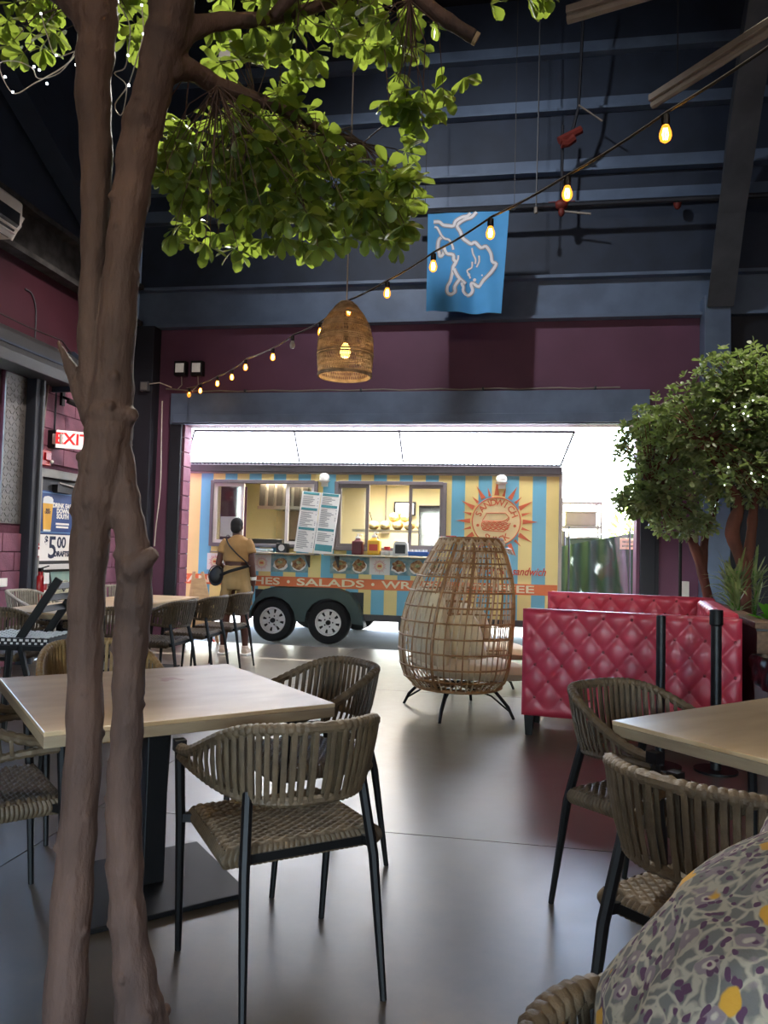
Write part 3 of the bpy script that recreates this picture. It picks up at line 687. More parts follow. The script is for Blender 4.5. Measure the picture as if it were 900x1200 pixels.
# ---- boxes on the back wall
def floodbox(x, label):
    f = thing('flood_light', label, 'flood light', (x, YB, 3.64), 0, 'flood light boxes')
    MB().bx(-.085, .085, -.10, 0, 0, .20).build('housing', 'black_plastic', f, smooth=False, bevel=.008)
    MB().bx(-.06, .06, -.106, -.10, .04, .165).build('lens', 'lens_white', f, smooth=False)
    MB().tube([(0, -.03, 0), (.01, -.03, -.12), (-.06, -.03, -.19)], .007, 5).build('cable', 'cord_pale', f)
floodbox(-4.53, 'left one of two small square flood lights above the opening')
floodbox(-4.29, 'right one of two small square flood lights above the opening')
f = thing('junction_box', 'small grey junction box left of the door header', 'junction box', (-4.95, YB - .22, 3.39))
MB().bx(-.06, .06, -.06, 0, 0, .13).build('box', 'steel_grey', f, smooth=False, bevel=.005)
MB().bx(-.045, .045, -.066, -.06, .015, .115).build('cover', 'grey_plastic', f, smooth=False)
MB().tube([(.06, -.03, .10), (.2, -.01, .12), (.3, .15, .09)], .008, 5).build('cable', 'cord_pale', f)
f = thing('dangling_cable', 'pale cable hanging down the dark wall left of the opening', 'cable', (-4.80, YB - .05, 1.45))
MB().tube(spline([at(190, 470, 10.3), at(189, 520, 10.3), at(188, 570, 10.3), at(183, 615, 10.3), at(181, 640, 10.3)], 4), .008, 5).build('cable', 'cord_pale', f, room=True)

# ---- sprinkler line and strip lights under the dark roof
f = thing('sprinkler_pipe', 'dark horizontal sprinkler pipe running high along the back wall', 'pipe', (2, 9.35, 5.55))
pz_ = at(658, 240, 9.45)
MB().tube([(-1.3, pz_.y, pz_.z), (XR - .25, pz_.y, pz_.z)], .035, 8).build('main_pipe', 'pipe_dark', f, room=True)
MB().tube([(pz_.x, pz_.y, pz_.z - .12), (pz_.x, pz_.y, pz_.z + 1.0)], .018, 6).build('drop_pipe', 'pipe_dark', f, room=True)
MB().ball((pz_.x, pz_.y, pz_.z), (.09, .07, .06)).ball((pz_.x, pz_.y, pz_.z - .09), (.04, .04, .06)).tube([(pz_.x - .16, pz_.y, pz_.z + .02), (pz_.x + .16, pz_.y, pz_.z + .02)], .025, 8).build('red_valve', 'rust_red', f, room=True)
MB().bar((pz_.x, pz_.y, pz_.z - .08), (pz_.x + .35, pz_.y - .02, pz_.z - .14), .02, .02).build('lever', 'pipe_pale', f, room=True, smooth=False)
MB().tube([at(672, 162, 9.4), at(665, 168, 9.4), at(658, 168, 9.4)], [.06, .05, .06], 8).tube([at(655, 165, 9.4), at(681, 152, 9.4)], .05, 8).build('red_coupling', 'rust_red', f, room=True)
MB().tube([at(668, 165, 9.4), at(678, 125, 9.35), at(686, -30, 9.2)], .02, 6).build('riser_pipe', 'pipe_dark', f, room=True)
MB().bar(at(678, 123, 9.3), at(706, 142, 9.3), .015, .015).build('strut', 'pipe_pale', f, room=True, smooth=False)
MB().ball(at(794, 238, 9.45), (.05, .05, .08)).build('sprinkler_head', 'rust_red', f, room=True)
MB().bx(XR - .26, XR - .23, pz_.y - .06, pz_.y + .06, pz_.z - .06, pz_.z + .06).build('end_cap', 'steel_grey', f, room=True, smooth=False)
f = thing('hanger_rod', 'thin straight steel rod hanging down beside the blue flag', 'rod', at(628, 248, 9.3))
MB().tube([at(628, 248, 9.3), at(631, 133, 9.35), at(634, -60, 9.5)], .009, 5).build('rod', 'steel_grey', f, room=True)
MB().tube([at(628, 250, 9.3), at(628, 243, 9.3)], .022, 6).build('end_fitting', 'pipe_pale', f, room=True)
def strip(a, b, label):
    a = Vector(a); b = Vector(b); b.z = a.z
    f = thing('strip_light', label, 'strip light', (a.x, a.y, a.z))
    MB().bar(a, b, .12, .06).build('housing', 'pipe_pale', f, room=True, smooth=False, bevel=.006)
    MB().tube([a - Vector((0, 0, .05)), b - Vector((0, 0, .05))], .035, 8).build('diffuser', 'pipe_pale', f, room=True)
    for q in (.15, .85):
        p_ = a.lerp(b, q); MB().tube([p_, (p_.x, p_.y, ZR)], .006, 5).build('hanger_wire', 'pipe_dark', f, room=True)
strip(at(765, 117, 7), at(900, 20, 6) + (at(900, 20, 6) - at(765, 117, 7)) * .6, 'unlit strip light hanging diagonally at the upper right')
strip(at(665, 16, 6), at(820, -16, 5.55), 'unlit strip light at the top edge beside the tree leaves')

# ---- lamps of the room, and the added fill lamps
def flood(name, label, loc, target, power, size, col, blend=.6):
    loc = Vector(loc); d = (Vector(target) - loc).normalized(); q = d.to_track_quat('-Z', 'Y').to_matrix().to_4x4()
    f = thing(name, label, 'flood light', loc)
    M = q
    for sx in (-.11, .11):
        moved(MB().bx(sx - .09, sx + .09, -.08, .08, 0, .07), M).build('lamp_head', 'black_plastic', f, smooth=False, bevel=.008)
        moved(MB().bx(sx - .078, sx + .078, -.068, .068, -.006, 0), M).build('lens', 'lens_white', f, smooth=False)
    MB().tube([(0, 0, .02), (0, 0, ZR - loc.z)], .012, 6).build('hanger', 'pipe_dark', f)
    L = bpy.data.lights.new(name, 'SPOT'); L.energy = power; L.spot_size = math.radians(size); L.spot_blend = blend; L.shadow_soft_size = .12; L.color = col
    lo = bpy.data.objects.new('lamp_beam', L); COL.objects.link(lo); lo.parent = f; lo.matrix_local = M @ Matrix.Translation((0, 0, -.03))
    return f
flood('twin_flood_light', 'twin head flood light hanging behind the tree crown', at(290, 60, 5.2), at(335, 180, 2.3), 360, 48, (1, .97, .88))
flood('twin_flood_light', 'twin head flood light under the roof lighting the left wall', (-1.6, 6.4, 6.2), (-5.2, 8.1, 1.6), 330, 56, (1, .86, .78))
flood('twin_flood_light', 'twin head flood light under the roof facing the blue flag', (-1.95, 5.0, 7.4), (-.2, 9.9, 4.6), 190, 85, (.95, .96, 1), .9)
flood('twin_flood_light', 'twin head flood light under the roof above the right trees', (2.3, 5.7, 6.8), (2.15, 7.0, 2.5), 420, 44, (1, .93, .82))
def added_fill(x, y, z, label, power):  # unseen lamps added behind the viewer for warm fill
    f = thing('added_fill_lamp', label, 'added lamp', (x, y, z), 0, 'added fill lamps')
    MB().lathe([(.05, .34), (.09, .30), (.20, .10), (.24, 0), (.23, 0), (.19, .09), (.08, .28), (.05, .30)], 28).build('shade', 'black_metal', f)
    MB().lathe([(0, .02), (.10, .04), (.12, .10), (.05, .22)], 16).build('bulb', 'bulb_glow', f)
    MB().tube([(0, 0, .30), (0, 0, ZR - z)], .008, 6).build('cord', 'pipe_dark', f)
    L = bpy.data.lights.new('added_fill', 'POINT'); L.energy = power; L.color = (1, .80, .58); L.shadow_soft_size = .12
    lo = bpy.data.objects.new('added_fill_light', L); COL.objects.link(lo); lo.parent = f; lo.location = (0, 0, -.04)
added_fill(-2.2, -1.2, 5.0, 'added fill lamp hanging unseen behind the viewer on the left', 55)
added_fill(2.4, -.8, 5.0, 'added fill lamp hanging unseen behind the viewer on the right', 55)

# ================================================================== FURNITURE
# ---- woven armchairs
def rail_pt(th, top):
    s = math.sin(th); c = math.cos(th); e = ss(s * 1.05)
    x = .285 * math.copysign(abs(c) ** .75, c); y = .20 - .46 * s ** .9
    if top: return Vector((x * (1 + .06 * e), y - .035 * e, .665 + .145 * e))
    return Vector((x * (1 - .06 * e), y + .005 * e, .640 - .045 * e))
def rope_tube(path, r, n=10, wraps=60):
    """a rail bound round with cord: the radius ripples along it"""
    N = len(path); R = [r * (1 + .22 * abs(math.sin(PI * wraps * i / (N - 1)))) for i in range(N)]
    return MB().tube(path, R, n)
NST = 34
CH = {}
def chair_meshes():
    ths = [PI * (i / 200) for i in range(201)]
    CH['top'] = rope_tube([rail_pt(t, True) for t in ths], .0155, 9, 50).mesh('top_rail', 'rope')
    CH['low'] = rope_tube([rail_pt(t, False) for t in ths], .0125, 7, 50).mesh('lower_rail', 'rope')
    CH['strand'] = []
    allm = MB()
    for k in range(NST):
        th = PI * (.075 + .85 * (k + .5) / NST); a = rail_pt(th, False); b = rail_pt(th, True)
        tg = (rail_pt(th + .02, True) - rail_pt(th - .02, True)).normalized(); out = Vector((a.x, a.y - .1, 0)).normalized()
        w = .0080 * (.8 + .3 * math.sin(th))
        for side in (1,):
            P = [a + out * .010, a.lerp(b, .3) + out * .016, a.lerp(b, .7) + out * .016, b + out * .013]
            mb = MB().tube(P, [(.0035, w)] * 4, 6, ref=tuple(out))
            P2 = [a - out * .012, a.lerp(b, .5) - out * .006, b - out * .014]
            mb2 = MB().tube(P2, [(.003, w)] * 3, 6, ref=tuple(out))
        mb.add(mb2.v, mb2.f)
        CH['strand'].append(mb.mesh('back_strand', 'rope')); allm.add(mb.v, mb.f)
    CH['weave'] = allm.mesh('back_weave', 'rope')
    # seat: rows of cord, over and under
    nu, nv = 22, 26; W, D = .235, .205
    def sf(u, v):
        U = u * nu; V = v * nv
        h = .0085 * abs(math.sin(PI * V)) ** .7 * (.55 + .45 * math.cos(PI * U + PI * math.floor(V)))
        x = (u * 2 - 1); y = (v * 2 - 1)
        edge = max(abs(x), abs(y)); drop = .012 * max(0, (edge - .9) / .1) ** 2
        dish = -.012 * (1 - x * x) * (1 - y * y)
        return (x * W * (1 - .03 * y), y * D + .025, .468 + h - drop + dish)
    CH['seat'] = MB().grid(sf, nu * 4, nv * 4).mesh('seat', 'rope')
    ed = MB(); per = []
    for i in range(40): per.append((-W + 2 * W * i / 40, -D))
    for i in range(40): per.append((W, -D + 2 * D * i / 40))
    for i in range(40): per.append((W - 2 * W * i / 40, D))
    for i in range(40): per.append((-W, D - 2 * D * i / 40))
    M = len(per) * 3; vs = []; fs = []; rows = 6
    for i in range(M):
        q = i / 3; a = per[int(q) % 160]; b = per[(int(q) + 1) % 160]; f_ = q - int(q)
        x = a[0] + (b[0] - a[0]) * f_; y = a[1] + (b[1] - a[1]) * f_
        bump = .004 * abs(math.sin(PI * q * .75))
        for r in range(rows):
            t = r / (rows - 1); o_ = (math.sin(PI * t) * .012 + bump) / max(abs(x) / W, abs(y) / D, .6)
            k = 1 + o_ / .235
            vs.append((x * k * (1 - .03 * y / D), y * k + .025, .462 - .052 * t))
    for i in range(M):
        j = (i + 1) % M
        for r in range(rows - 1): fs.append((i * rows + r, j * rows + r, j * rows + r + 1, i * rows + r + 1))
    CH['edge'] = MB().add(vs, fs).mesh('seat_edge', 'rope')
    CH['rl'] = {}; CH['fl'] = {}
    for s in (1, -1):
        a = rail_pt(PI * (.5 - .20 * s), False); a2 = rail_pt(PI * (.5 - .20 * s), True)
        CH['rl'][s] = MB().tube([(s * .215, -.295, 0), (s * .203, -.232, .40), tuple(a.lerp(a2, .1))], [.0105, .0165, .0165], 8).mesh('leg', 'black_metal')
        p0 = rail_pt(0 if s > 0 else PI, True)
        CH['fl'][s] = MB().tube([(s * .255, .245, 0), (s * .268, .225, .42), (s * .285, .205, .672)], [.0105, .0165, .0165], 8).mesh('leg', 'black_metal')
    fr = MB().bx(-.20, .20, .17, .195, .42, .445).bx(-.20, .20, -.195, -.17, .42, .445).bx(.18, .205, -.17, .17, .42, .445).bx(-.205, -.18, -.17, .17, .42, .445)
    for s in (1, -1):
        fr.bar((s * .19, .185, .435), (s * .268, .224, .435), .026, .026).bar((s * .19, -.175, .435), (s * .203, -.228, .435), .026, .026)
    CH['frame'] = fr.mesh('seat_frame', 'black_metal', False)
    CH['tip'] = {}
    for s in (1, -1):
        CH['tip'][s] = MB().box((s * .285, .207, .672), (.036, .04, .036)).mesh('arm_cap', 'black_plastic', False)
chair_meshes()
def recol(me, mat):
    m = me.copy(); m.materials.clear(); m.materials.append(MATS[mat]); return m
CHV = {'rope': CH}
for v in ('rope_lit', 'rope_pale'):
    d = dict(CH)
    for k in ('top', 'low', 'weave', 'seat', 'edge'): d[k] = recol(CH[k], v)
    d['strand'] = [recol(q, v) for q in CH['strand']]
    CHV[v] = d
def woven_chair(x, y, heading, label, fine=True, mat='rope', group='woven rope armchairs'):
    """heading: compass of the way the sitter looks, degrees from +X"""
    c = CHV[mat]
    t = thing('woven_armchair', label, 'chair', (x, y, 0), math.radians(heading) - PI / 2, group)
    link('top_rail', c['top'], t); link('lower_rail', c['low'], t); link('seat', c['seat'], t); link('seat_edge', c['edge'], t)
    for s in (1, -1):
        link('leg', c['rl'][s], t); link('leg', c['fl'][s], t); link('arm_cap', c['tip'][s], t)
    link('seat_frame', c['frame'], t)
    if fine:
        for q in c['strand']: link('back_strand', q, t)
    else: link('back_weave', c['weave'], t, stuff=True)
    return t
woven_chair(-.70, 2.40, 128, 'nearest woven rope armchair, its back to us, in front of the left table')
woven_chair(-.86, 3.22, 222, 'woven rope armchair at the right side of the stained table, behind the nearest chair')
woven_chair(-1.80, 2.42, 45, 'woven rope armchair cut by the left edge beside the stained table')
woven_chair(-1.95, 3.48, -48, 'woven armchair coloured as lit golden, pushed in behind the left table and the tree trunks', mat='rope_lit')
woven_chair(-2.62, 3.15, 20, 'woven armchair half out of the left edge behind the stained table')
woven_chair(.53, 2.99, -46, 'woven rope armchair at the right table, nearest the red booth')
woven_chair(.55, 2.07, 46, 'woven rope armchair with its back to us at the near side of the right table')
# far group round the long table
woven_chair(-3.10, 8.05, 180, 'woven armchair nearest the opening in the row right of the long table', False)
woven_chair(-3.12, 7.35, 180, 'middle woven armchair of the row right of the long table', False)
woven_chair(-3.15, 6.62, 180, 'woven armchair nearest to us in the row right of the long table', False)
woven_chair(-4.50, 8.35, -35, 'pale woven armchair showing its top rail beyond the long table under the beach poster', False, 'rope_pale')
woven_chair(-4.72, 7.15, 0, 'pale woven armchair left of the long table below the wall plate', False, 'rope_pale')
woven_chair(-3.92, 5.45, 95, 'woven armchair at the near end of the long table, its broad back to us', False)
woven_chair(-3.22, 5.85, 150, 'woven armchair at the near right corner of the long table behind the tree trunks', False)

# ---- tables
def table(x, y, rz, w, d, label, stained=False, legs='pedestal', group='laminate topped dining tables'):
    t = thing('dining_table', label, 'table', (x, y, 0), rz, group)
    MB().bx(-w / 2, w / 2, -d / 2, d / 2, .735, .75).build('table_top', 'table_top_stained' if stained else 'table_top', t, smooth=False, bevel=.003)
    MB().bx(-w / 2 + .001, w / 2 - .001, -d / 2 + .001, d / 2 - .001, .700, .735).build('edge_band', 'table_edge', t, smooth=False, bevel=.002)
    for k in ([0] if d < 1.4 else [-d * .3, d * .3]):
        MB().bx(-.20, .20, k - .20, k + .20, .68, .70).build('top_plate', 'black_metal', t, smooth=False)
        MB().bx(-.042, .042, k - .042, k + .042, .02, .68).build('column', 'black_metal', t, smooth=False, bevel=.005)
        MB().bx(-.29, .29, k - .29, k + .29, .004, .022).build('base_plate', 'black_metal', t, smooth=False, bevel=.004)
    return t
table(-1.36, 2.86, math.radians(42.5), 1.0, 1.06, 'square laminate table with a red stain, behind the tree trunks', True)
table(1.06, 2.77, math.radians(42.5), 1.0, 1.0, 'square laminate table cut by the right edge, before the red booth')
table(-3.82, 6.9, 0, .78, 2.5, 'long laminate table in the far left beside the row of chairs')

# ---- bar stool with a black and white woven seat and slanted back
def bistro():
    P = at(38, 752, 5.0); z = P.z; t = thing('bistro_stool', 'black framed stool with black and white woven seat and slanted back, far left', 'stool', (P.x - .03, P.y, 0), math.radians(8))
    W = .23; D = .21
    def sf(u, v):
        return ((u * 2 - 1) * W, (v * 2 - 1) * D, z + .05 - .008 * (1 - (u * 2 - 1) ** 2))
    MB().grid(sf, 10, 10).build('seat', 'checker_black', t)
    n = 15; wv = MB()
    for i in range(n):
        for j in range(n):
            if (i + j) % 2 == 0:
                x = (i + .5) / n * 2 - 1; y = (j + .5) / n * 2 - 1
                wv.box((x * W, y * D, z + .053 - .008 * (1 - x * x)), (.024, .024, .006))
    wv.build('white_weave', 'paper', t, smooth=False, stuff=True)
    eb = MB().bx(-W, W, -D, -D + .02, z, z + .048).bx(-W, W, D - .02, D, z, z + .048).bx(-W, -W + .02, -D, D, z, z + .048).bx(W - .02, W, -D, D, z, z + .048)
    eb.build('seat_edge', 'checker_black', t, smooth=False)
    ew = MB()
    for k in range(12):
        x = -W + (k + .5) * 2 * W / 12
        ew.box((x, -D - .002, z + .034), (.020, .006, .014)).box((x + .017, -D - .002, z + .014), (.014, .006, .012))
    ew.build('edge_weave', 'paper', t, smooth=False, stuff=True)
    for sx in (-1, 1):
        for sy in (-1, 1):
            MB().bar((sx * .03 + (.19 if sx > 0 else -.19) * 1.0, sy * .17, 0), (sx * .01 + (.02 if sx > 0 else -.19), sy * .17, z), .03, .03, (0, 1, 0)).build('leg', 'black_metal', t, smooth=False, bevel=.003)
    for sy in (-.17, .17): MB().bar((-.2, sy, z - .02), (.2, sy, z - .02), .02, .03).build('rail', 'black_metal', t, smooth=False)
    for sy in (-1, 1):
        MB().bar((.0, sy * .19, z - .02), (.27, sy * .19, z + .42), .05, .022, (0, 1, 0)).build('back_post', 'black_metal', t, smooth=False, bevel=.003)
    for q in (.55, .72, .89):
        MB().bar((.27 * q, -.19, z - .02 + .44 * q), (.27 * q, .19, z - .02 + .44 * q), .04, .012, (1, 0, .5)).build('back_slat', 'black_metal', t, smooth=False)
    for sy in (-.17, .17): MB().bar((-.19, sy, .25), (.19, sy, .25), .018, .018).build('foot_rail', 'black_metal', t, smooth=False)
bistro()

# ---- egg-shaped rattan chairs
def egg_chair(x, y, rz, label, sc=1.0):
    t = thing('egg_chair', label, 'chair', (x, y, 0), rz, 'rattan egg chairs')
    t.scale = (sc,) * 3
    Z0, Z1 = .22, 1.43
    # plan radius of the egg at height z, sitter looks along +Y, flat opening there
    prof = spline([(.22, .38), (.25, .43), (.34, .485), (.50, .515), (.70, .52), (.90, .50), (1.08, .455), (1.25, .38), (1.37, .315), (1.43, .27)], 5)
    def rad(z):
        for (za, ra), (zb, rb) in zip(prof[:-1], prof[1:]):
            if za <= z <= zb + 1e-6: return ra + (rb - ra) * (z - za) / max(zb - za, 1e-6)
        return prof[-1][1]
    OPEN = math.radians(58)          # half angle of the open front
    def P(a, z, k=1.0):
        r = rad(z) * k; zz = z
        return Vector((r * math.sin(a) * .98, r * math.cos(a) * .95 + .10 * ss((z - .45) / 1.0), zz))     # a = 0 is the front (+Y)
    n = 42
    for i in range(n + 1):
        a = OPEN + (2 * PI - 2 * OPEN) * i / n
        edge = i in (0, n); rib = i % 14 == 0
        pts = [P(a, Z0 + (Z1 - Z0) * q / 16) for q in range(17)]
        MB().tube(pts, .016 if edge else (.013 if rib else .0062), 6 if edge or rib else 5).build('edge_rail' if edge else ('main_rib' if rib else 'stave'), 'rattan' if edge or rib else 'rattan_pale' if i % 3 else 'rattan', t)
    for k, z in enumerate([.30, .40, .52, .64, .76, .88, 1.00, 1.12, 1.23, 1.33]):
        pts = [P(OPEN + (2 * PI - 2 * OPEN) * q / 48, z, 1.008) for q in range(49)]
        MB().tube(pts, .0075, 5).build('hoop', 'rattan', t)
    MB().tube([P(2 * PI * q / 40, Z0, 1) for q in range(40)], .016, 6, closed=True).build('base_ring', 'rattan', t)
    MB().tube([P(2 * PI * q / 40, Z1, 1) for q in range(40)], .016, 6, closed=True).build('top_ring', 'rattan', t)
    # criss-cross crown
    cw = MB()
    for q in range(24):
        a0 = 2 * PI * q / 24
        cw.tube([P(a0, 1.38, 1.0), P(a0 + .16, 1.425, 1.03), P(a0 + .3, 1.43, .7) + Vector((0, 0, .008)), P(a0 + .34, 1.43, .2) + Vector((0, 0, .012))], .0085, 5)
        cw.tube([P(a0, 1.38, 1.0), P(a0 - .16, 1.43, 1.02), P(a0 - .3, 1.43, .7) + Vector((0, 0, .012))], .0085, 5)
    cw.build('woven_crown', 'rattan_pale', t, stuff=True)
    # basket floor
    fl = MB()
    for q in range(20):
        a = 2 * PI * q / 20; fl.tube([P(a, Z0, 1), P(a, Z0, .1)], .006, 5)
    fl.build('floor_canes', 'rattan', t, stuff=True)
    # cushions
    def pillow(c, s, nrm, puff=1.0, tufts=0):
        mb = MB(); nrm = Vector(nrm).normalized(); xx = Vector((1, 0, 0)); yy = nrm.cross(xx).normalized(); xx = yy.cross(nrm)
        def g(sg):
            def f_(u, v):
                a, b = u * 2 - 1, v * 2 - 1
                e = max(0, (1 - abs(a) ** 3.2)) ** .45 * max(0, (1 - abs(b) ** 3.2)) ** .45
                if tufts: e *= .82 + .18 * abs(math.sin(PI * tufts * u / 1)) ** .5
                k = 1 - .05 * (a * a * b * b)
                return Vector(c) + xx * (a * s[0] * k) + yy * (b * s[1] * k) + nrm * (sg * e * s[2] * puff)
            return f_
        mb.grid(g(1), 18, 18); mb.grid(g(-1), 18, 18); return mb
    pillow((0, .13, .36), (.38, .47, .085), (0, .06, 1)).build('seat_cushion', 'cushion', t)
    pillow((0, -.27, .68), (.33, .34, .10), (0, 1, .12), tufts=5).build('back_cushion', 'cushion', t)
    pillow((-.18, -.06, .64), (.21, .20, .08), (.45, .8, .35)).build('scatter_cushion', 'cushion', t)
    pillow((.2, -.05, .63), (.2, .19, .08), (-.4, .85, .3)).build('scatter_cushion', 'cushion', t)
    # iron stand
    for sx in (-1, 1):
        for sy in (-1, 1):
            MB().tube([(sx * .20, sy * .17, .205), (sx * .27, sy * .22, .20), (sx * .36, sy * .29, .09), (sx * .40, sy * .32, 0)], [.012, .014, .014, .012], 7).build('leg', 'black_metal', t)
            MB().tube([(sx * .10, sy * .10, .20), (sx * .24, sy * .20, .16), (sx * .375, sy * .30, .055)], .008, 6).build('leg_brace', 'black_metal', t)
    MB().tube([(.24 * math.cos(q * PI / 14), .20 * math.sin(q * PI / 14), .205) for q in range(28)], .012, 6, closed=True).build('stand_ring', 'black_metal', t)
    return t
egg_chair(-.43, 6.48, math.radians(-62), 'rattan egg chair with cream cushions standing left of the red booth')
egg_chair(-.35, 7.95, math.radians(-75), 'second rattan egg chair seen through the cage of the first', .95)

# ---- tufted red booth
def booth():
    t = thing('tufted_booth', 'red tufted leather corner booth on dark feet', 'booth', (.09, 5.76, 0), math.radians(-8.5))
    def tuft_panel(u0, u1, z0, z1, org, ax, nrm, name, cu=.19, cz=.235, back=.11, amp=.024):
        ax = Vector(ax); nrm = Vector(nrm); org = Vector(org)
        nu = int((u1 - u0) / .0125); nv = int((z1 - z0) / .0125)
        def hgt(a, b):
            p = a / cu + b / cz; q = a / cu - b / cz
            hh = (abs(math.sin(PI * p)) * abs(math.sin(PI * q)))
            return hh ** .36
        def f_(u, v):
            a = u0 + (u1 - u0) * u; b = z0 + (z1 - z0) * v
            e = min(1, (u1 - a) / .05, (a - u0) / .05, (z1 - b) / .045, (b - z0) / .045)
            # plain upholstered border below
            k = amp * (hgt(a, b - z0 - .02)) * ss(min(1, (b - z0) / .16)) + (.016 * (1 - ss(min(1, (b - z0) / .16))))
            e = max(0, e); r = math.sqrt(max(0, 1 - (1 - e) ** 2))
            return org + ax * a + Vector((0, 0, b)) + nrm * ((k + .012) * r)
        mb = MB().grid(f_, nu, nv)
        p = mb.build(name, 'red_leather', t)
        bt = MB().ball((0, 0, 0), (.014, .014, .008), 8, 5).mesh('button', 'red_button')
        for i in range(-1, 40):
            for j in range(-1, 40):
                a = cu * .5 * (i + j); b = cz * .5 * (i - j) + z0 + .02
                if u0 + .04 < a < u1 - .04 and z0 + .12 < b < z1 - .03:
                    o = link('button', bt, p, loc=org + ax * a + Vector((0, 0, b)) + nrm * .013, rot=nrm.to_track_quat('Z', 'Y').to_euler())
        return p
    H0, H1, L, DP = .15, .92, 1.47, 1.86
    MB().bx(0, L, 0, .13, H0, H1).build('near_panel', 'red_leather', t, smooth=False, bevel=.03)
    tuft_panel(0.0, L, H0, H1, (0, 0, 0), (1, 0, 0), (0, -1, 0), 'near_tufting')
    MB().tube([(.01, .0, H1 - .006), (L - .01, .0, H1 - .006)], .008, 6).build('piping', 'red_leather', t)
    MB().bx(.0, L, DP - .13, DP, H0, H1 + .05).build('far_panel', 'red_leather', t, smooth=False, bevel=.03)
    tuft_panel(0.0, L - .14, .44, H1 + .05, (0, DP - .13, 0), (1, 0, 0), (0, -1, 0), 'far_tufting')
    MB().bx(L - .13, L, .13, DP - .13, H0, H1 + .03).build('end_panel', 'red_leather', t, smooth=False, bevel=.03)
    tuft_panel(.12, DP - .14, .44, H1 + .03, (L - .13, 0, 0), (0, 1, 0), (-1, 0, 0), 'end_tufting')
    MB().bx(.02, L - .13, .13, .58, .16, .45).build('near_seat', 'red_leather', t, smooth=False, bevel=.04)
    MB().bx(.02, L - .13, DP - .58, DP - .13, .16, .45).build('far_seat', 'red_leather', t, smooth=False, bevel=.04)
    MB().bx(L - .58, L - .13, .58, DP - .58, .16, .45).build('end_seat', 'red_leather', t, smooth=False, bevel=.04)
    for x, y in ((.05, .06), (L - .05, .06), (.05, DP - .06), (L - .05, DP - .06), (.05, .5), (.05, DP - .5)):
        MB().prism([(-.035, -.035), (.035, -.035), (.035, .035), (-.035, .035)], 0, .155, lambda a, b, h, x=x, y=y: (x + a * (.7 + .3 * h / .155), y + b * (.7 + .3 * h / .155), h)).build('foot', 'black_metal', t, smooth=False)
booth()
# ---- black posts in front of the booth
def post(x, y, h, r, label, cap):
    t = thing('steel_post', label, 'post', (x, y, 0))
    MB().tube([(0, 0, .012), (0, 0, h)], r, 16).build('pole', 'black_plastic', t)
    MB().tube([(0, 0, 0), (0, 0, .014)], .13, 24).build('base', 'black_metal', t)
    if cap: MB().lathe([(0, h + .004), (r * 1.25, h), (r * 1.28, h - .09), (r, h - .10)], 16).build('collar', 'black_metal', t)
    else: MB().lathe([(0, h + .006), (r * .8, h + .004), (r * 1.02, h - .01)], 16).build('cap', 'black_metal', t)
post(.945, 5.14, .947, .029, 'plain black post before the middle of the red booth', False)
post(1.275, 5.13, 1.0, .032, 'black post with a collar before the right end of the red booth', True)

# ---- planter behind the booth
def planter():
    t = thing('wooden_planter', 'long dark planter box with a wooden ledge behind the booth', 'planter', (1.71, 5.80, 0), math.radians(-5))
    W, D = 1.5, 2.9
    MB().bx(0, W, 0, .04, 0, .84).bx(0, W, D - .04, D, 0, .84).bx(0, .04, .04, D - .04, 0, .84).bx(W - .04, W, .04, D - .04, 0, .84).build('box', 'door_dark', t, smooth=False)
    for k in range(4): MB().bx(.0, W, -.014, 0, .03 + .2 * k, .22 + .2 * k).build('plank', 'wood_ledge', t, smooth=False, bevel=.003)
    MB().bx(-.02, W + .06, -.05, .16, .84, .885).build('ledge', 'wood_ledge', t, smooth=False, bevel=.004)
    MB().bx(-.02, .14, .16, D + .05, .84, .885).build('ledge', 'wood_ledge', t, smooth=False, bevel=.004)
    MB().bx(W - .14, W + .06, .16, D + .05, .84, .885).build('ledge', 'wood_ledge', t, smooth=False, bevel=.004)
    def sf(u, v): return (.04 + u * (W - .08), .04 + v * (D - .08), .80 + .02 * math.sin(u * 9) * math.sin(v * 13))
    MB().grid(sf, 16, 24).build('soil', 'soil', t)
planter()
t = thing('thin_pole', 'thin dark pole standing behind the booth left of the right tree', 'pole', at(797, 700, 8.6))
t.location.z = 0
MB().tube([(0, 0, .01), (0, 0, 1.75)], .018, 8).build('pole', 'black_metal', t); MB().tube([(0, 0, 0), (0, 0, .015)], .12, 16).build('base', 'black_metal', t)
q_ = at(793, 692, 8.3)
t = thing('white_marker', 'short white upright box on the far wall behind the booth', 'box', (q_.x, YB - .26, 0))
q_ = at(793, 692, 9.75)
t.location = (q_.x, YB - .02, q_.z - .17)
MB().bx(-.05, .05, -.08, .02, -.0, .30).build('body', 'white_plastic', t, smooth=False, bevel=.004)
MB().bx(-.052, .052, -.084, .02, -.02, .0).build('foot', 'grey_plastic', t, smooth=False)

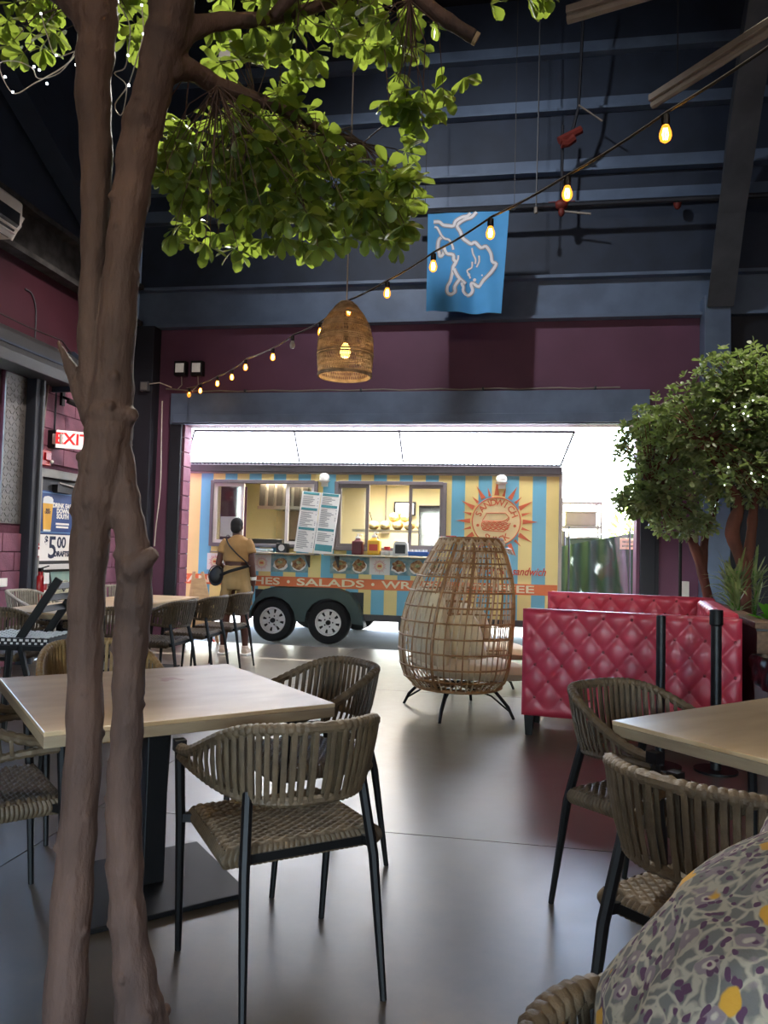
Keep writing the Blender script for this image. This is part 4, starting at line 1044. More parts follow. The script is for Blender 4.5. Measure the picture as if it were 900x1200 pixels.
# ---- waste bin
def bin_():
    t = thing('waste_bin', 'beige waste bin lined with a black bag at the right edge', 'bin', (1.80, 5.42, 0), math.radians(6))
    MB().prism([(-.18, -.15), (.18, -.15), (.18, .15), (-.18, .15)], 0, .60, lambda a, b, h: (a * (.85 + .15 * h / .6), b * (.85 + .15 * h / .6), h)).build('body', 'trash_grey', t, smooth=False, bevel=.015)
    MB().bx(-.13, .13, -.142, -.128, .10, .50).build('front_panel', 'trash_grey', t, smooth=False, bevel=.006)
    rng = random.Random(4)
    ang = [(math.cos(q * PI / 24), math.sin(q * PI / 24)) for q in range(48)]
    def bf(u, v):
        q = u * 2 * PI; c, s = math.cos(q), math.sin(q); k = max(abs(c), abs(s))
        rx, ry = .195 * c / k ** .8, .165 * s / k ** .8
        w = .012 * math.sin(q * 7 + v * 5) + .008 * math.sin(q * 13 - v * 9)
        if v < .6: z = .50 + .16 * v / .6 + .02 * math.sin(q * 3) * (1 - v); m_ = 1.04 + w * 3
        else: z = .66 + .03 * math.sin((v - .6) / .4 * PI); m_ = 1.04 + w * 3 - (v - .6) * .5
        return (rx * m_, ry * m_, z)
    MB().grid(bf, 72, 12).build('bag', 'trash_bag', t)
bin_()
# ================================================================== FOOD TRAILER
TX, TY = -2.08, 10.6
X0, X1, ZB, ZT = -4.79 - TX, .632 - TX, .40, 2.50
W1 = (-4.28 - TX, -2.78 - TX, 1.37, 2.235); W2 = (-2.434 - TX, -.948 - TX, 1.355, 2.235)
tr = thing('food_trailer', 'yellow and blue striped food trailer parked outside the opening', 'food trailer', (TX, TY, 0))
D = 2.1
side = MB().bx(X0, X1, 0, .05, ZB, 1.36).bx(X0, X1, 0, .05, 2.235, ZT).bx(X0, W1[0], 0, .05, 1.36, 2.235).bx(W1[1], W2[0], 0, .05, 1.36, 2.235).bx(W2[1], X1, 0, .05, 1.36, 2.235)
side.build('side_wall', 'trailer_stripes', tr, smooth=False)
MB().bx(X0, X0 + .05, .05, D, ZB, ZT).bx(X1 - .05, X1, .05, D, ZB, ZT).bx(X0, X1, D, D + .05, ZB, ZT).build('shell', 'trailer_stripes', tr, smooth=False)
MB().bx(X0 + .05, X1 - .05, D - .02, D, .6, 2.42).bx(X0 + .05, X0 + .07, .05, D - .02, .6, 2.42).bx(X1 - .07, X1 - .05, .05, D - .02, .6, 2.42).build('inner_lining', 'cream_wall', tr, smooth=False)
MB().bx(X0, X1, 0.0, D + .05, 2.42, ZT + .03).build('roof', 'white_metal', tr, smooth=False)
MB().bx(X0 + .05, X1 - .05, .05, D, .50, .60).build('trailer_floor', 'steel_grey', tr, smooth=False)
MB().bx(X0 - .02, X1 + .02, -.05, .02, 2.40, 2.50).build('top_rail', 'trailer_frame', tr, smooth=False, bevel=.006)
MB().bx(X0 - .02, X1 + .02, -.02, .02, 2.375, 2.40).build('drip_trim', 'trailer_trim', tr, smooth=False)
MB().bx(X0 - .02, X1 + .02, -.03, .03, .33, .42).build('sill', 'trailer_frame', tr, smooth=False, bevel=.006)
MB().bx(X1 - .015, X1 + .03, -.03, .03, .36, 2.45).build('corner_trim', 'trailer_trim', tr, smooth=False, bevel=.004)
MB().bx(X0 - .03, X0 + .015, -.03, .03, .36, 2.45).build('corner_trim', 'trailer_trim', tr, smooth=False, bevel=.004)
MB().bx(X0 + .1, X1 - .1, .3, .42, .3, .48).bx(X0 + .1, X1 - .1, D - .42, D - .3, .3, .48).build('chassis', 'black_metal', tr, smooth=False)
MB().bx(-.95 - TX - .6, -.95 - TX, .1, .5, .20, .34).build('underfloor_tank', 'steel_grey', tr, smooth=False, bevel=.01)
# lettering band
MB().bx(X0 + .01, X1 - .02, -.006, 0, .765, .91).build('lettering_band', 'band_orange', tr, smooth=False)
def word(txt, xa, xb, z, size, mat='letter_cream', y=-.009, shear=0, bold=.0025, parent=None):
    """a word stretched between two places on the side"""
    mb = text_mb(txt, size, .002, shear=shear, bold=bold)
    lo = min(p[0] for p in mb.v); hi = max(p[0] for p in mb.v); k = (xb - xa) / (hi - lo)
    mb.v = [(xa + (p[0] - lo) * k, y + p[1], z + p[2]) for p in mb.v]
    return mb.build('lettering', mat, parent or tr, smooth=False)
def wx(px, py): # photograph column -> place along the trailer side
    d = fwd + rgt * ((px - 450) / F) - upv * ((py - 600) / F); return d.x * TY / d.y - TX
word('SANDWICHES', wx(212, 678), wx(328, 681), .835, .14)
word('SALADS', wx(348, 681), wx(427, 684), .835, .14)
word('WRAPS', wx(447, 684), wx(515, 688), .835, .14)
word('COFFEE', wx(550, 688), wx(626, 691), .835, .14)
for px_ in (338, 437, 530): MB().lathe([(0, -.011), (.022, -.011), (.022, -.006)], 12, (wx(px_, 685), 0, .838), 'y').build('dot', 'letter_cream', tr, smooth=False)
# round sandwich emblem with rays
LX, LZ, LR = -.215 - TX, 1.755, .325
MB().lathe([(0, -.008), (LR, -.008), (LR, -.001)], 48, (LX, 0, LZ), 'y').build('emblem_disc', 'logo_cream', tr, smooth=False)
MB().tube([(LX + LR * math.cos(a * PI / 32), -.010, LZ + LR * math.sin(a * PI / 32)) for a in range(64)], .008, 5, closed=True).build('emblem_ring', 'ray_orange', tr)
for k in range(24):
    a = 2 * PI * k / 24 + PI / 24 * 0; big = k % 2 == 0
    r0, r1, w = LR + .03, (LR + .23 if big else LR + .155), (.033 if big else .020)
    ca, sa = math.cos(a), math.sin(a)
    MB().prism([(LX + r0 * ca - w * sa, LZ + r0 * sa + w * ca), (LX + r0 * ca + w * sa, LZ + r0 * sa - w * ca), (LX + r1 * ca, LZ + r1 * sa)], -.006, -.001, lambda p, q, h: (p, h, q)).build('sun_ray', 'ray_orange', tr, smooth=False)
def arc_text(txt, a0, a1, r, size, flip):
    n = len(txt)
    for i, ch in enumerate(txt):
        a = math.radians(a0 + (a1 - a0) * i / (n - 1)); rot = a - PI / 2 if not flip else a + PI / 2
        mb = text_mb(ch, size, .001, bold=.002)
        M = Matrix.Translation((LX + r * math.cos(a), -.011, LZ + r * math.sin(a))) @ Matrix.Rotation(-rot, 4, 'Y')
        moved(mb, M).build('lettering', 'ray_orange', tr, smooth=False)
arc_text('SANDWICH', 158, 22, .255, .12, False)
arc_text('SHACK', 238, 302, .255, .12, True)
for s in (-1, 1): MB().lathe([(0, -.011), (.02, -.011), (.02, -.006)], 12, (LX + s * .25, 0, LZ - .06), 'y').build('dot', 'ray_orange', tr, smooth=False)
sd = lambda pts, r=.006: MB().tube([(LX + x, -.011, LZ + z) for x, z in pts], r, 4).build('sandwich_line', 'ray_orange', tr)
sd([(-.19, .0), (-.13, .11), (.12, .115), (.17, .06), (.13, .02), (.09, .0), (-.19, .0)])
sd([(.17, .06), (.17, .03), (.14, .0)])
for k in range(5):
    z = -.02 - .022 * k; sd([(-.19 + .012 * (k % 2) + .022 * i, z + .009 * math.sin(i * 1.9 + k)) for i in range(17)], .007)
sd([(-.19, -.01), (-.20, -.07), (-.17, -.125), (.1, -.14), (.16, -.09), (.19, -.02)])
word('sandwich', wx(600, 668), wx(640, 672), 1.075, .15, 'letter_red', -.006, .35, .002)
word('shack', wx(560, 665), wx(594, 667), 1.08, .15, 'letter_red', -.006, .35, .002)
# windows
def window(w, frame_mat, panes, label):
    x0, x1, z0, z1 = w
    o = MB().bx(x0 - .05, x0, -.045, .06, z0 - .05, z1 + .04).bx(x1, x1 + .05, -.045, .06, z0 - .05, z1 + .04).bx(x0, x1, -.045, .06, z1, z1 + .05).bx(x0, x1, -.045, .06, z0 - .05, z0).build('serving_window', 'window_frame_grey', tr, smooth=False, bevel=.005)
    o['label'] = label
    for a, b, glazed, m_ in panes:
        xa = x0 + (x1 - x0) * a; xb = x0 + (x1 - x0) * b; t_ = .045
        MB().bx(xa, xa + t_, -.02, .03, z0, z1).bx(xb - t_, xb, -.02, .03, z0, z1).bx(xa + t_, xb - t_, -.02, .03, z0, z0 + t_).bx(xa + t_, xb - t_, -.02, .03, z1 - t_, z1).build('sash', m_, o, smooth=False)
        if glazed: MB().bx(xa + t_, xb - t_, .0, .006, z0 + t_, z1 - t_).build('pane', 'clear_glass', o, smooth=False)
    return o
window(W1, None, [(0.0, .30, True, 'window_frame_white'), (.72, 1.0, True, 'window_frame_white')], 'left serving window with grey frame')
window(W2, None, [(0.0, .30, True, 'window_frame_grey'), (.68, 1.0, True, 'window_frame_grey')], 'right serving window with grey frame')
w_ = W1
MB().bx(w_[0] + .02, w_[0] + .05, .2, .22, 1.37, 2.2).bx(w_[0] + .05, w_[0] + .42, .2, .21, 1.37, 2.2).build('window_blind', 'plum_hazed', tr, smooth=False)
MB().bx(w_[0] + .10, w_[0] + .36, .01, .014, 1.46, 1.75).build('window_notice', 'paper', tr, smooth=False)
# shelves under the windows
def shelf(xa, xb, z):
    o = MB().bx(xa, xb, -.30, 0, z - .025, z).build('counter_shelf', 'stainless', tr, smooth=False, bevel=.004)
    for x in (xa + .15, xb - .15): MB().prism([(0, z - .025), (-.24, z - .025), (0, z - .2)], x - .01, x + .01, lambda a, b, h: (h, a, b)).build('bracket', 'steel_grey', o, smooth=False)
shelf(wx(255, 645), wx(375, 648), 1.25); shelf(wx(385, 649), wx(528, 652), 1.25)
# picture panels below the shelves
def picture(xa, xb, z0, z1, kind):
    if kind == 'sun':
        o = MB().bx(xa, xb, -.012, -.002, z0, z1).build('sun_panel', 'paper', tr, smooth=False)
        cx, cz, r = (xa + xb) / 2, (z0 + z1) / 2, min(xb - xa, z1 - z0) * .46
        MB().lathe([(0, -.017), (r * .42, -.017), (r * .42, -.012)], 16, (cx, 0, cz), 'y').build('sun_disc', 'logo_cream', o, smooth=False)
        b = MB()
        for k in range(20):
            a = 2 * PI * k / 20; rr = r if k % 2 else r * .85; ca, sa = math.cos(a), math.sin(a); w = r * .045
            b.prism([(cx + r * .5 * ca - w * sa, cz + r * .5 * sa + w * ca), (cx + r * .5 * ca + w * sa, cz + r * .5 * sa - w * ca), (cx + rr * ca, cz + rr * sa)], -.015, -.012, lambda p, q, h: (p, h, q))
        b.build('sun_rays', 'ray_orange', o, smooth=False, stuff=True)
        MB().prism([(cx - r * .25, cz - r * .12), (cx + r * .25, cz - r * .12), (cx + r * .22, cz + r * .14), (cx - r * .22, cz + r * .14)], -.019, -.017, lambda p, q, h: (p, h, q)).build('sandwich_print', 'ray_orange', o, smooth=False)
    else:
        o = MB().bx(xa, xb, -.012, -.002, z0, z1).build('food_picture', 'photo_bg', tr, smooth=False)
        rng = random.Random(int(xa * 1000)); h = z1 - z0; n = max(1, int(round((xb - xa) / h)))
        for i in range(n):
            cx = xa + (i + .5) * (xb - xa) / n; cz = z0 + h * .5
            P = [(cx + h * .47 * math.cos(a * PI / 8) * rng.uniform(.8, 1.08), cz - h * .06 + h * .36 * math.sin(a * PI / 8) * rng.uniform(.8, 1.1)) for a in range(16)]
            MB().prism(P, -.014, -.012, lambda p, q, h_: (p, h_, q)).build('plate_print', 'paper', o, smooth=False)
            P = [(cx + h * .42 * math.cos(a * PI / 7) * rng.uniform(.75, 1.1), cz + h * .02 + h * .36 * math.sin(a * PI / 7) * rng.uniform(.75, 1.15)) for a in range(14)]
            MB().prism(P, -.016, -.014, lambda p, q, h_: (p, h_, q)).build('food_print', 'food_brown', o, smooth=False)
            P = [(cx + h * .2 * math.cos(a * PI / 5) * rng.uniform(.6, 1.1), cz + h * .08 + h * .1 * math.sin(a * PI / 5) * rng.uniform(.6, 1.2)) for a in range(10)]
            MB().prism(P, -.018, -.016, lambda p, q, h_: (p, h_, q)).build('greens_print', 'food_green', o, smooth=False)
picture(wx(243, 658), wx(262, 658), .975, 1.215, 'sun'); picture(wx(262, 658), wx(296, 660), .975, 1.215, 'food')
picture(wx(296, 660), wx(318, 660), .975, 1.215, 'sun'); picture(wx(318, 660), wx(361, 661), .975, 1.215, 'food')
picture(wx(387, 663), wx(433, 664), .975, 1.215, 'food'); picture(wx(433, 664), wx(457, 665), .975, 1.215, 'sun'); picture(wx(457, 665), wx(500, 666), .975, 1.215, 'food')
picture(wx(500, 666), wx(522, 667), .975, 1.215, 'food')
# outside lamps
for px_ in (381, 588):
    x = wx(px_, 562)
    o = MB().bx(x - .045, x + .045, -.035, 0, 2.20, 2.31).ball((x, -.045, 2.33), (.075, .06, .06), 14, 8).build('outside_lamp', 'white_plastic', tr, bevel=0)
    MB().lathe([(.085, 2.285), (.06, 2.26), (0, 2.255)], 16, (x, -.05, 0)).build('lamp_shade', 'white_plastic', o)
# fender and wheels
FX0, FX1 = -3.66 - TX, -1.98 - TX
P = [(FX0, .30), (FX0 + .12, .58), (FX0 + .24, .72), (FX0 + .40, .76), (FX1 - .40, .76), (FX1 - .22, .70), (FX1 - .10, .56), (FX1, .24), (FX1 - .06, .24)]
inner = []
for cx in (-2.487 - TX, -3.285 - TX):
    for a in range(0, 9): inner.append((cx + .335 * math.cos(PI * a / 8), .30 + .335 * math.sin(PI * a / 8)))
P2 = [(FX0, .30), (FX0 + .12, .58), (FX0 + .24, .72), (FX0 + .40, .76), (FX1 - .40, .76), (FX1 - .22, .70), (FX1 - .10, .56), (FX1, .28)] + [(x, max(z, .3)) for x, z in inner if True]
MB().prism(P2, -.20, -.19, lambda a, b, h: (a, h, b)).build('fender_face', 'fender', tr, smooth=False)
fl = MB()
for a, b in zip(P[:7], P[1:8]): fl.add([(a[0], -.20, a[1]), (b[0], -.20, b[1]), (b[0], .02, b[1]), (a[0], .02, a[1]), (a[0], -.20, a[1] + .012), (b[0], -.20, b[1] + .012), (b[0], .02, b[1] + .012), (a[0], .02, a[1] + .012)],
                                     [(0, 1, 2, 3), (7, 6, 5, 4), (0, 4, 5, 1), (1, 5, 6, 2), (2, 6, 7, 3), (3, 7, 4, 0)])
fl.build('fender_top', 'fender', tr)
MB().bx(FX0 + .05, FX1 - .05, -.012, -.002, .33, .72).build('wheel_arch', 'black_plastic', tr, smooth=False)
def wheel(x, y, label):
    o = MB()
    o.lathe([(.185, 0), (.20, -.012), (.27, -.012), (.295, .015), (.300, .05), (.300, .15), (.295, .19), (.27, .212), (.20, .212), (.185, .2), (.185, 0)], 40, (x, y, .30), 'y', False)
    w = o.build('wheel', 'tyre', tr); 
    MB().lathe([(.185, .0), (.172, -.006), (.160, .02), (.155, .03), (.155, .05), (.19, .05), (.19, .0)], 32, (x, y, .30), 'y', False).build('rim_ring', 'rim_white', w)
    MB().lathe([(0, .02), (.085, .018), (.10, .03), (.10, .05), (0, .05)], 24, (x, y, .30), 'y').build('rim_centre', 'rim_white', w)
    for k in range(8):
        a = 2 * PI * k / 8 + .2
        ca, sa = math.cos(a), math.sin(a); Q = []
        for r, wd in ((.09, .026), (.162, .042)): Q += [(x + r * ca - wd * sa, .30 + r * sa + wd * ca), (x + r * ca + wd * sa, .30 + r * sa - wd * ca)]
        MB().prism([Q[0], Q[1], Q[3], Q[2]], y + .022, y + .04, lambda p, q, h: (p, h, q)).build('spoke', 'rim_white', w, smooth=False)
    MB().lathe([(0, .06), (.16, .06), (.16, .055), (0, .055)], 24, (x, y, .30), 'y').build('hub_back', 'black_metal', w)
    MB().lathe([(0, -.03), (.028, -.03), (.034, .0), (.034, .03)], 16, (x, y, .30), 'y').build('hub_cap', 'black_metal', w)
    for k in range(5):
        a = 2 * PI * k / 5; MB().ball((x + .062 * math.cos(a), y + .016, .30 + .062 * math.sin(a)), .011, 6, 4).build('wheel_nut', 'black_metal', w)
wheel(-3.285 - TX, -.185, ''); wheel(-2.487 - TX, -.185, '')
for x in (-3.285, -2.487):
    MB().lathe([(0, 0), (.30, 0), (.30, .2), (0, .2)], 28, (x - TX, D - .25, .30), 'y').build('far_wheel', 'tyre', tr)
# kitchen inside
MB().bx(W1[0] + .35, W1[1] - .25, 1.0, D - .03, 1.95, 2.41).build('extractor_hood', 'stainless', tr, smooth=False)
for k in range(7):
    x = W1[0] + .40 + k * .14
    MB().bar((x, .955, 1.97), (x, .985, 2.40), .085, .02, (0, 1, 0)).build('hood_filter', 'hood_dark', tr, smooth=False)
MB().bx(W1[0] + .32, W1[1] - .2, .98, 1.0, 1.92, 1.965).build('hood_lip', 'stainless', tr, smooth=False)
MB().bx(W1[0] + .3, W1[1] - .15, D - .05, D - .025, 1.2, 1.95).build('splash_back', 'stainless', tr, smooth=False)
MB().bx(W1[0] + .3, W1[0] + 1.0, .9, D - .05, .60, 1.45).build('range', 'hood_dark', tr, smooth=False, bevel=.01)
MB().bx(W1[0] + .42, W1[0] + .95, .3, .7, 1.36, 1.44).build('register_tray', 'black_plastic', tr, smooth=False, bevel=.008)
MB().bx(W1[1] - .26, W1[1] - .16, .5, .56, 1.6, 1.95).build('red_extinguisher_box', 'red_alarm', tr, smooth=False)
MB().bar((W1[0] + 1.06, 1.9, 1.82), (W1[0] + 1.3, 1.9, 1.79), .05, .08).build('wall_tap', 'steel_grey', tr, smooth=False)
MB().bx(W2[0] + .0, W2[1] + .1, 1.0, 1.45, 1.60, 1.635).build('bread_shelf', 'stainless', tr, smooth=False)
MB().bx(W2[0] + .1, W2[1] + .1, .95, D - .05, .60, 1.30).build('prep_counter', 'stainless', tr, smooth=False)
MB().bx(W2[1] - .42, W2[1] + .05, .7, 1.2, 1.3, 2.0).build('drink_cabinet', 'hood_dark', tr, smooth=False, bevel=.01)
MB().bx(W2[1] - .38, W2[1] + .0, .69, .7, 1.4, 1.95).build('cabinet_pane', 'clear_glass', tr, smooth=False)
for k in range(3): MB().ball((W2[1] - .30 + .11 * k, .68, 1.62 + .04 * (k % 2)), (.06, .05, .05), 10, 6).build('snack_bag', 'food_brown', tr)
MB().bx(W2[0] + .50, W2[0] + .86, 1.95, 2.0, 1.9, 2.13).build('monitor', 'black_plastic', tr, smooth=False, bevel=.006)
MB().bx(W2[0] + .53, W2[0] + .83, 1.944, 1.95, 1.925, 2.105).build('monitor_screen', 'screen_white', tr, smooth=False)
MB().tube([(W2[0] + .36, 1.98, 2.4), (W2[0] + .36, 1.98, 1.75)], .012, 6).build('wall_conduit', 'pipe_pale', tr)
MB().bx(W2[0] + .29, W2[0] + .43, 1.96, 2.02, 1.6, 1.75).build('socket_box', 'pipe_pale', tr, smooth=False)
MB().tube(spline([(W2[0] + .1, 1.9, 1.95), (W2[0] + .18, 1.9, 1.7), (W2[0] + .30, 1.9, 1.4)], 4), .007, 5).build('cable', 'cord_dark', tr)
# ceiling lamps in the trailer
for x in (W1[0] + .75, W2[0] + .75, W2[0] + 2.0):
    MB().bx(x - .4, x + .4, .9, 1.05, 2.38, 2.42).build('ceiling_lamp', 'led_glow', tr, smooth=False)
    L = bpy.data.lights.new('trailer_lamp', 'AREA'); L.shape = 'RECTANGLE'; L.size = .8; L.size_y = .3; L.energy = 24; L.color = (1, .9, .74)
    lo = bpy.data.objects.new('trailer_lamp', L); COL.objects.link(lo); lo.parent = tr; lo.location = (x, .95, 2.37)
# bread loaves on the shelf
for k, (x, z, y) in enumerate([(.30, 0, 1.2), (.49, 0, 1.15), (.68, 0, 1.2), (.87, 0, 1.15), (1.06, 0, 1.2), (.62, .13, 1.22), (.80, .13, 1.22), (.72, .20, 1.3)]):
    o = thing('bread_loaf', ['first loaf from the left on the trailer bread shelf', 'second loaf from the left on the trailer bread shelf', 'middle loaf in the bottom row on the trailer bread shelf', 'fourth loaf from the left on the trailer bread shelf', 'rightmost loaf on the trailer bread shelf',
              'left loaf of the upper pair on the bread pile', 'right loaf of the upper pair on the bread pile', 'bagged loaf at the back on top of the bread pile'][k], 'bread', (TX + W2[0] + x, TY + y, 1.637 + z), 0, 'bread loaves in the trailer')
    MB().ball((0, 0, .068), (.088, .14, .072), 14, 10).build('loaf', 'bread', o)
    MB().ball((0, -.10, .072), (.062, .055, .055), 10, 8).build('bag_end', 'bread_bag', o)
# things on the shelf and hung on the side
def item(name, label, cat, px_, y, grp=None, z=1.251):
    return thing(name, label, cat, (wx(px_, 645) + TX, TY + y, z), 0, grp)
o = item('menu_board', 'tall two column menu board leaning on the trailer between its windows', 'menu board', 372, -.25, z=1.255)
o.rotation_euler = (math.radians(-8), math.radians(4.5), 0)
for s, x in ((0, -.275), (1, .005)):
    sh = MB().bx(x, x + .27, -.006, .006, 0, .86).build('menu_sheet', 'paper', o, smooth=False)
    rng = random.Random(10 + s); tl = MB()
    zs = [.835, .61, .33] if s == 0 else [.835, .67, .34]
    for z in zs: MB().bx(x + .02, x + .25, -.010, -.006, z - .018, z + .018).build('heading_bar', 'teal_print', sh, smooth=False)
    z = .79
    while z > (.04 if s == 0 else .18):
        if all(abs(z - q) > .035 for q in zs):
            tl.bx(x + .025, x + .025 + rng.uniform(.08, .19), -.0085, -.006, z - .005, z + .005)
            if rng.random() < .4: tl.bx(x + .235, x + .25, -.0085, -.006, z - .005, z + .005)
        z -= .021
    tl.build('small_print', 'paper_grey', sh, smooth=False, stuff=True)
    if s: MB().bx(x + .015, x + .255, -.010, -.006, .04, .13).build('banner_print', 'teal_print', sh, smooth=False)
o = item('card_reader', 'small black tip box with a round white print on the left shelf', 'box', 335, -.16)
MB().bx(-.08, .08, -.06, .06, 0, .13).build('box', 'black_plastic', o, smooth=False, bevel=.006)
MB().lathe([(0, -.064), (.045, -.064), (.045, -.06)], 16, (0, 0, .066), 'y').build('round_print', 'paper', o, smooth=False)
o = item('paper_tray', 'low white tray of slips on the left shelf beside the customer', 'tray', 309, -.16)
MB().bx(-.16, .16, -.10, .10, 0, .02).bx(-.16, .16, .09, .10, .02, .05).build('tray', 'white_plastic', o, smooth=False)
MB().bx(-.13, .12, -.07, .07, .02, .035).build('slips', 'photo_bg', o, smooth=False)
def bottle(name, label, px_, mat, w, h):
    o = item(name, label, 'bottle', px_, -.17, 'sauce bottles on the shelf')
    MB().bx(-w, w, -w * .9, w * .9, 0, h * .62).build('body', mat, o, smooth=False, bevel=.015)
    MB().lathe([(w * .85, h * .62), (w * .55, h * .68), (w * .45, h * .70), (w * .45, h * .76)], 16).build('shoulder', mat, o)
    MB().lathe([(w * .5, h * .74), (w * .5, h * .82), (.012, h * .84), (.012, h * .97), (0, h * .97)], 14).build('pump', 'white_plastic', o)
    MB().bar((0, 0, h * .95), (.06, -.01, h * .93), .018, .016).build('nozzle', 'white_plastic', o, smooth=False)
    MB().bx(-w * .7, w * .7, -w * .93, -w * .9, h * .18, h * .45).build('label', 'letter_red' if mat == 'sauce_yellow' else 'sauce_red', o, smooth=False)
bottle('sauce_bottle', 'dark red ketchup pump jug on the right shelf', 422, 'sauce_red', .075, .30)
bottle('sauce_bottle', 'yellow mustard pump jug on the right shelf', 441, 'sauce_yellow', .085, .33)
o = item('cup_stack', 'small clump of white cups beside the mustard jug', 'cups', 456, -.17)
for k in range(6): MB().lathe([(.022, 0), (.032, .06), (.03, .062), (.028, .055)], 10, ((k % 3 - 1) * .062, (k // 3 - .5) * .06, .0)).build('cup', 'paper', o)
MB().lathe([(.04, .075), (.045, .12), (0, .125)], 12).build('red_lid', 'red_alarm', o)
o = item('napkin_holder', 'silver napkin holder with black front on the right shelf', 'napkin holder', 472, -.17)
MB().prism([(-.11, 0), (.11, 0), (.09, .17), (.06, .20), (-.06, .20), (-.09, .17)], -.08, .08, lambda a, b, h: (a, h, b)).build('case', 'white_metal', o, smooth=False, bevel=.006)
MB().bx(-.07, .07, -.086, -.08, .03, .15).build('front', 'black_plastic', o, smooth=False)
o = item('blue_tray', 'small blue packet tray at the right end of the shelf', 'tray', 492, -.15)
MB().bx(-.14, .14, -.08, .08, 0, .06).build('tray', 'sticker_blue', o, smooth=False, bevel=.006)
for k in range(5): MB().box((-.10 + .05 * k, 0, .07), (.035, .09, .04)).build('packet', 'paper', o, smooth=False)
o = thing('small_red_sign', 'small red rounded sign on the trailer right of the window', 'sign', (wx(526, 627) + TX, TY - .012, 1.50))
MB().bx(-.105, .105, -.012, .01, -.045, .045).build('plate', 'red_alarm', o, smooth=False, bevel=.03)
b_ = MB()
for k in range(7): b_.bx(-.06 + .02 * k, -.047 + .02 * k, -.015, -.012, -.01, .012)
b_.build('small_print', 'paper', o, smooth=False, stuff=True)

# ---- awning over the serving side
aw = thing('awning', 'white cloth awning on a light frame above the trailer side', 'awning', (-2.0, 10.3, 2.5))
FR = [(-4.34, 2.90), (-2.92, 2.90), (-1.49, 2.90), (.757, 2.885)]; BK = [(-4.715, 2.535), (-3.007, 2.55), (-1.514, 2.555), (.633, 2.53)]
YA, YC = 10.185, 10.56
FR = [(x * YA / 9.95, 1.32 + (z - 1.32) * YA / 9.95) for x, z in FR]
for (fa, ba), (fb, bb) in zip(list(zip(FR, BK))[:-1], list(zip(FR, BK))[1:]):
    def cf(u, v, fa=fa, ba=ba, fb=fb, bb=bb):
        p = Vector((ba[0], YC, ba[1] + .01)).lerp(Vector((bb[0], YC, bb[1] + .01)), u); q = Vector((fa[0], YA, fa[1] + .02)).lerp(Vector((fb[0], YA, fb[1] + .02)), u)
        r = p.lerp(q, v); r.z -= .02 * math.sin(PI * u) * math.sin(PI * v); return r
    MB().grid(cf, 8, 6).build('cloth_panel', 'awning_cloth', aw, room=True)
MB().tube([(FR[0][0], YA, FR[0][1]), (FR[3][0], YA, FR[3][1])], .018, 8).build('front_bar', 'pipe_dark', aw, room=True)
MB().tube([(BK[0][0], YC, BK[0][1] - .01), (BK[3][0], YC, BK[3][1] - .01)], .014, 8).build('rear_bar', 'steel_grey', aw, room=True)
for f_, b_ in zip(FR, BK):
    MB().tube([(f_[0], YA, f_[1]), (b_[0], YC, b_[1])],   .014, 6).build('strut', 'pipe_dark', aw, room=True)
    MB().ball((f_[0], YA + .01, f_[1]), .024, 10, 6).build('joint', 'white_plastic', aw, room=True)
ld = MB()
for k in range(92):
    q = k / 91; ld.box((BK[0][0] + (BK[3][0] - BK[0][0]) * q, YC - .03, BK[0][1] - .015), (.022, .02, .035))
for f_, b_ in zip(FR, BK):
    for k in range(12):
        p = Vector((f_[0], YA, f_[1])).lerp(Vector((b_[0], YC, b_[1])), (k + .5) / 12); ld.box(p - Vector((0, .02, .01)), (.022, .022, .022))
ld.build('light_beads', 'pipe_dark', aw, room=True, smooth=False, stuff=True)

# ---- things outside
o = thing('leaning_board', 'pale wooden sandwich board leaning at the left end of the trailer', 'board', (-4.10, 10.0, 0))
A = at(213, 668, 10.25)
MB().bar((-.30, .02, 0), (-.30, .25, .95), .04, .025, (0, 1, 0)).bar((.18, .02, 0), (-.18, .25, .95), .04, .025, (0, 1, 0)).build('leg', 'wood_pale', o, smooth=False)
MB().add([(-.29, .03, .10), (.15, .03, .10), (-.14, .22, .86), (-.29, .22, .86), (-.29, .05, .10), (.15, .05, .10), (-.14, .24, .86), (-.29, .24, .86)], [(0, 1, 2, 3), (7, 6, 5, 4), (0, 4, 5, 1), (1, 5, 6, 2), (2, 6, 7, 3), (3, 7, 4, 0)]).build('panel', 'wood_pale', o, smooth=False)
MB().bar((.15, -.03, .02), (-.05, -.02, .2), .03, .02).build('brace', 'letter_red', o, smooth=False)

def rack():
    o = thing('wire_rack', 'grey wire rack draped in clear plastic right of the trailer', 'rack', (1.0, 11.75, 0))
    for x in (-.28, .28):
        for y in (-.22, .22): MB().tube([(x, y, 0), (x, y, 2.15)], .015, 6).build('upright', 'rack_grey', o)
    for z in (.3, .8, 1.3, 1.75, 2.1):
        s_ = MB().bx(-.29, .29, -.23, -.215, z - .03, z).bx(-.29, .29, .215, .23, z - .03, z).bx(-.29, -.275, -.23, .23, z - .03, z).bx(.275, .29, -.23, .23, z - .03, z)
        for k in range(7): s_.bx(-.27 + .09 * k, -.264 + .09 * k, -.22, .22, z - .012, z)
        s_.build('shelf', 'rack_grey', o, smooth=False)
rack()
o = thing('storage_crate', 'grey plastic crate on the rack right of the trailer', 'crate', (1.0, 11.75, 1.302))
MB().bx(-.24, .24, -.18, .18, 0, .26).build('body', 'bin_grey', o, smooth=False, bevel=.015)
MB().bx(-.26, .26, -.20, .20, .26, .29).build('lid', 'rack_grey', o, smooth=False, bevel=.006)
o = thing('storage_crate', 'pale crate on the top shelf of the rack', 'crate', (1.0, 11.75, 1.752))
MB().bx(-.22, .22, -.16, .16, 0, .2).build('body', 'trash_grey', o, smooth=False, bevel=.015)
